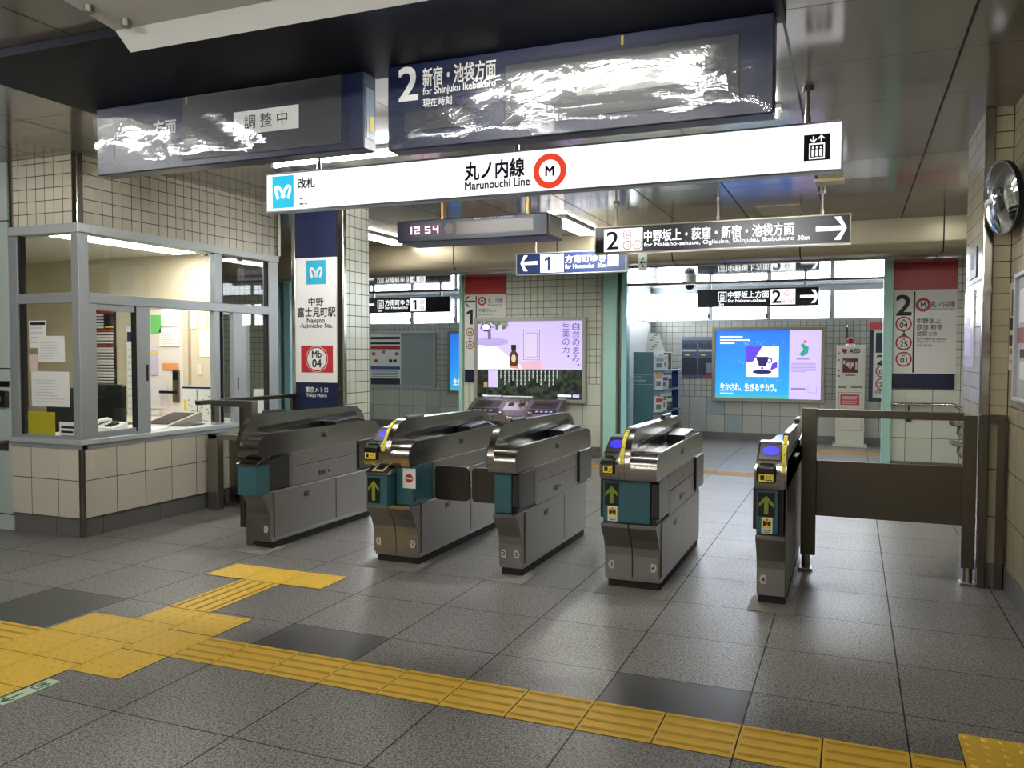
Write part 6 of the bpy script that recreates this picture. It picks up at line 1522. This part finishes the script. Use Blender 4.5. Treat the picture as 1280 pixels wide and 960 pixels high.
# ------------------------------------------------------------------ right wall: mirror, posters, handrails
o = thing('convex_mirror', 'oval-looking convex mirror on an arm at the right wall corner', 'mirror', (.80, 5.75, 2.19))
n = Vector((-.955, -.28, -.10)).normalized(); c = Vector((.80, 5.75, 2.397)); q_ = n.to_track_quat('Z', 'Y').to_matrix().to_4x4()
b = MB(); Rm = .213; Rs = .42; rings = []
for j in range(9):
    a = math.asin(Rm / Rs) * j / 8; rr = Rs * math.sin(a); zz = Rs * (math.cos(a) - math.cos(math.asin(Rm / Rs)))
    if j == 0: rings.append([b.bm.verts.new((0, 0, zz))])
    else: rings.append([b.bm.verts.new((rr * math.cos(t), rr * math.sin(t), zz)) for t in [2 * math.pi * i / 40 for i in range(40)]])
for i in range(40): b.bm.faces.new((rings[0][0], rings[1][i], rings[1][(i + 1) % 40]))
for j in range(1, 8):
    for i in range(40): b.bm.faces.new((rings[j][i], rings[j + 1][i], rings[j + 1][(i + 1) % 40], rings[j][(i + 1) % 40]))
bmesh.ops.recalc_face_normals(b.bm, faces=b.bm.faces)
bmesh.ops.transform(b.bm, matrix=Matrix.Translation(c) @ q_, verts=b.bm.verts)
b.build('mirror_face', M_MIRROR, o, smooth=True)
b = MB().cyl((0, 0, -.03), (0, 0, 0.002), Rm + .006, 40); bmesh.ops.transform(b.bm, matrix=Matrix.Translation(c) @ q_, verts=b.bm.verts); b.build('mirror_back', M_BLACK, o, smooth=True)
p = c - n * .03; MB().tube([p, p - n * .05, (.90, 5.79, 2.375)], .014, 10).cyl((.895, 5.79, 2.375), (.906, 5.79, 2.375), .045, 18).build('arm', M_BLACK, o)
def wall_poster(label, y0, y1, z0, z1, X, m, frame=None, bands=(), group='posters on the right wall', art=None):
    o = thing('framed_poster' if frame else 'wall_poster', label, 'poster', (X, (y0 + y1) / 2, z0), group)
    B(X - .008, X, y0, y1, z0, z1).build('sheet', m, o)
    if frame: MB().box(X - .03, X, y0 - .025, y0, z0 - .025, z1 + .025, bev=.004).box(X - .03, X, y1, y1 + .025, z0 - .025, z1 + .025, bev=.004).box(X - .03, X, y0, y1, z0 - .025, z0, bev=.004).box(X - .03, X, y0, y1, z1, z1 + .025, bev=.004).build('frame', frame, o)
    b = MB(); ms = []
    for t0, t1, s0, s1, mm in bands:
        if mm not in ms: ms.append(mm)
        b.box(X - .0092, X - .008, y1 - (y1 - y0) * s1, y1 - (y1 - y0) * s0, z0 + (z1 - z0) * t0, z0 + (z1 - z0) * t1, ms.index(mm))
    if bands: b.build('printed_matter', ms, o)
    else: b.bm.free()
    return o
wall_poster('framed grey poster at the right edge of the picture', 4.75, 5.70, 1.22, 1.915, .905, mat('grey_poster', '#b7b4ae', .5), M_ALU,
            [(.62, .9, .05, .5, M_WHITE), (.45, .58, .0, .9, mat('dull_red_print', '#8c3a34', .5)), (.15, .3, .1, .8, M_WHITE), (.33, .4, .1, .7, M_INK)])
wall_poster('pale poster with a dark oval and black lettering beside the framed one', 5.77, 5.985, 1.37, 1.905, .905, mat('pale_beige_poster', '#d2c6aa', .6), None,
            [(.62, .92, .3, .6, mat('umber_print', '#4b3f33', .5)), (.46, .60, .1, .8, M_INK), (.28, .40, .1, .85, M_INK), (.18, .25, .15, .8, mat('dull_red_print', '#8c3a34', .5)), (.08, .12, .15, .8, M_GREY)])
XP = .752
wall_poster('small dark photo poster high on the pilaster edge', 6.30, 6.62, 1.98, 2.18, XP, mat('dark_photo_print', '#3a3f48', .4), None, [(.3, .7, .2, .7, M_LGREY)])
wall_poster('glossy white and violet poster on the pilaster side', 6.36, 6.85, 1.38, 1.90, XP, mat('white_violet_poster', '#d9d6e6', .25), None, [(.15, .5, .1, .8, mat('violet_pale_print', '#b6a8dc', .4)), (.55, .9, .2, .6, mat('grey_blue_print', '#8790a0', .4))])

# handrails of the passage on the right
o = thing('hand_rail', 'pair of steel handrails along the tiles under the 2 board', 'handrail', (.9, 11.4, .6))
for v, dv in ((505, 0), (516, 0)):
    A_ = at(1116, v, 11.4); C_ = at(1192, v + 1, 11.4); E_ = at(1206, v + 9, 11.3)
    MB().tube([(A_[0], 11.5, A_[1]), (A_[0], 11.42, A_[1]), (A_[0] + .03, 11.40, A_[1]), (C_[0] - .05, 11.40, C_[1]), (C_[0], 11.38, C_[1]), (E_[0] + .3, 11.2, E_[1] - .15)], .020, 12).build('rail', M_CHROME, o, smooth=True)
c = at(1136, 510, 11.4)
MB().cyl((c[0], 11.40, c[1] - .14), (c[0], 11.40, c[1] + .06), .012, 10).cyl((c[0], 11.44, c[1] - .14), (c[0], 11.50, c[1] - .14), .035, 16).cyl((c[0], 11.40, c[1] - .13), (c[0], 11.46, c[1] - .13), .012, 10).build('bracket', M_CHROME, o, smooth=True)
o = thing('hand_rail', 'looped steel handrail ends showing beside the dark barrier post', 'handrail', (1.05, 9.0, .6))
Yq = 9.0
for vv in (532, 556):
    P0 = at(1188, vv - 3, Yq); P1 = at(1199, vv + 4, Yq); P2 = at(1200, vv + 16, Yq); P3 = at(1208, vv + 18, Yq)
    MB().tube([(1.26, Yq + .1, P1[1] + .02), (P1[0] + .05, Yq, P1[1] + .03), (P0[0] + .02, Yq - .05, P0[1]), (P0[0], Yq - .08, P0[1] + .01)], .024, 12).build('rail', M_CHROME, o, smooth=True)
    MB().tube([(P1[0], Yq, P1[1] + .02), (P1[0] - .005, Yq, P2[1] + .05), (P1[0] + .02, Yq, P2[1] + .01), (1.26, Yq, P3[1])], .020, 12).build('bracket', M_CHROME, o, smooth=True)
x0, y0 = atZ(1178, 578, .06)
tag(B(.95, 1.18, 10.7, 10.82, 0, .012).build('floor_label', M_PALEG), 'pale green label on the floor by the tiles under the 2 board', 'sticker')
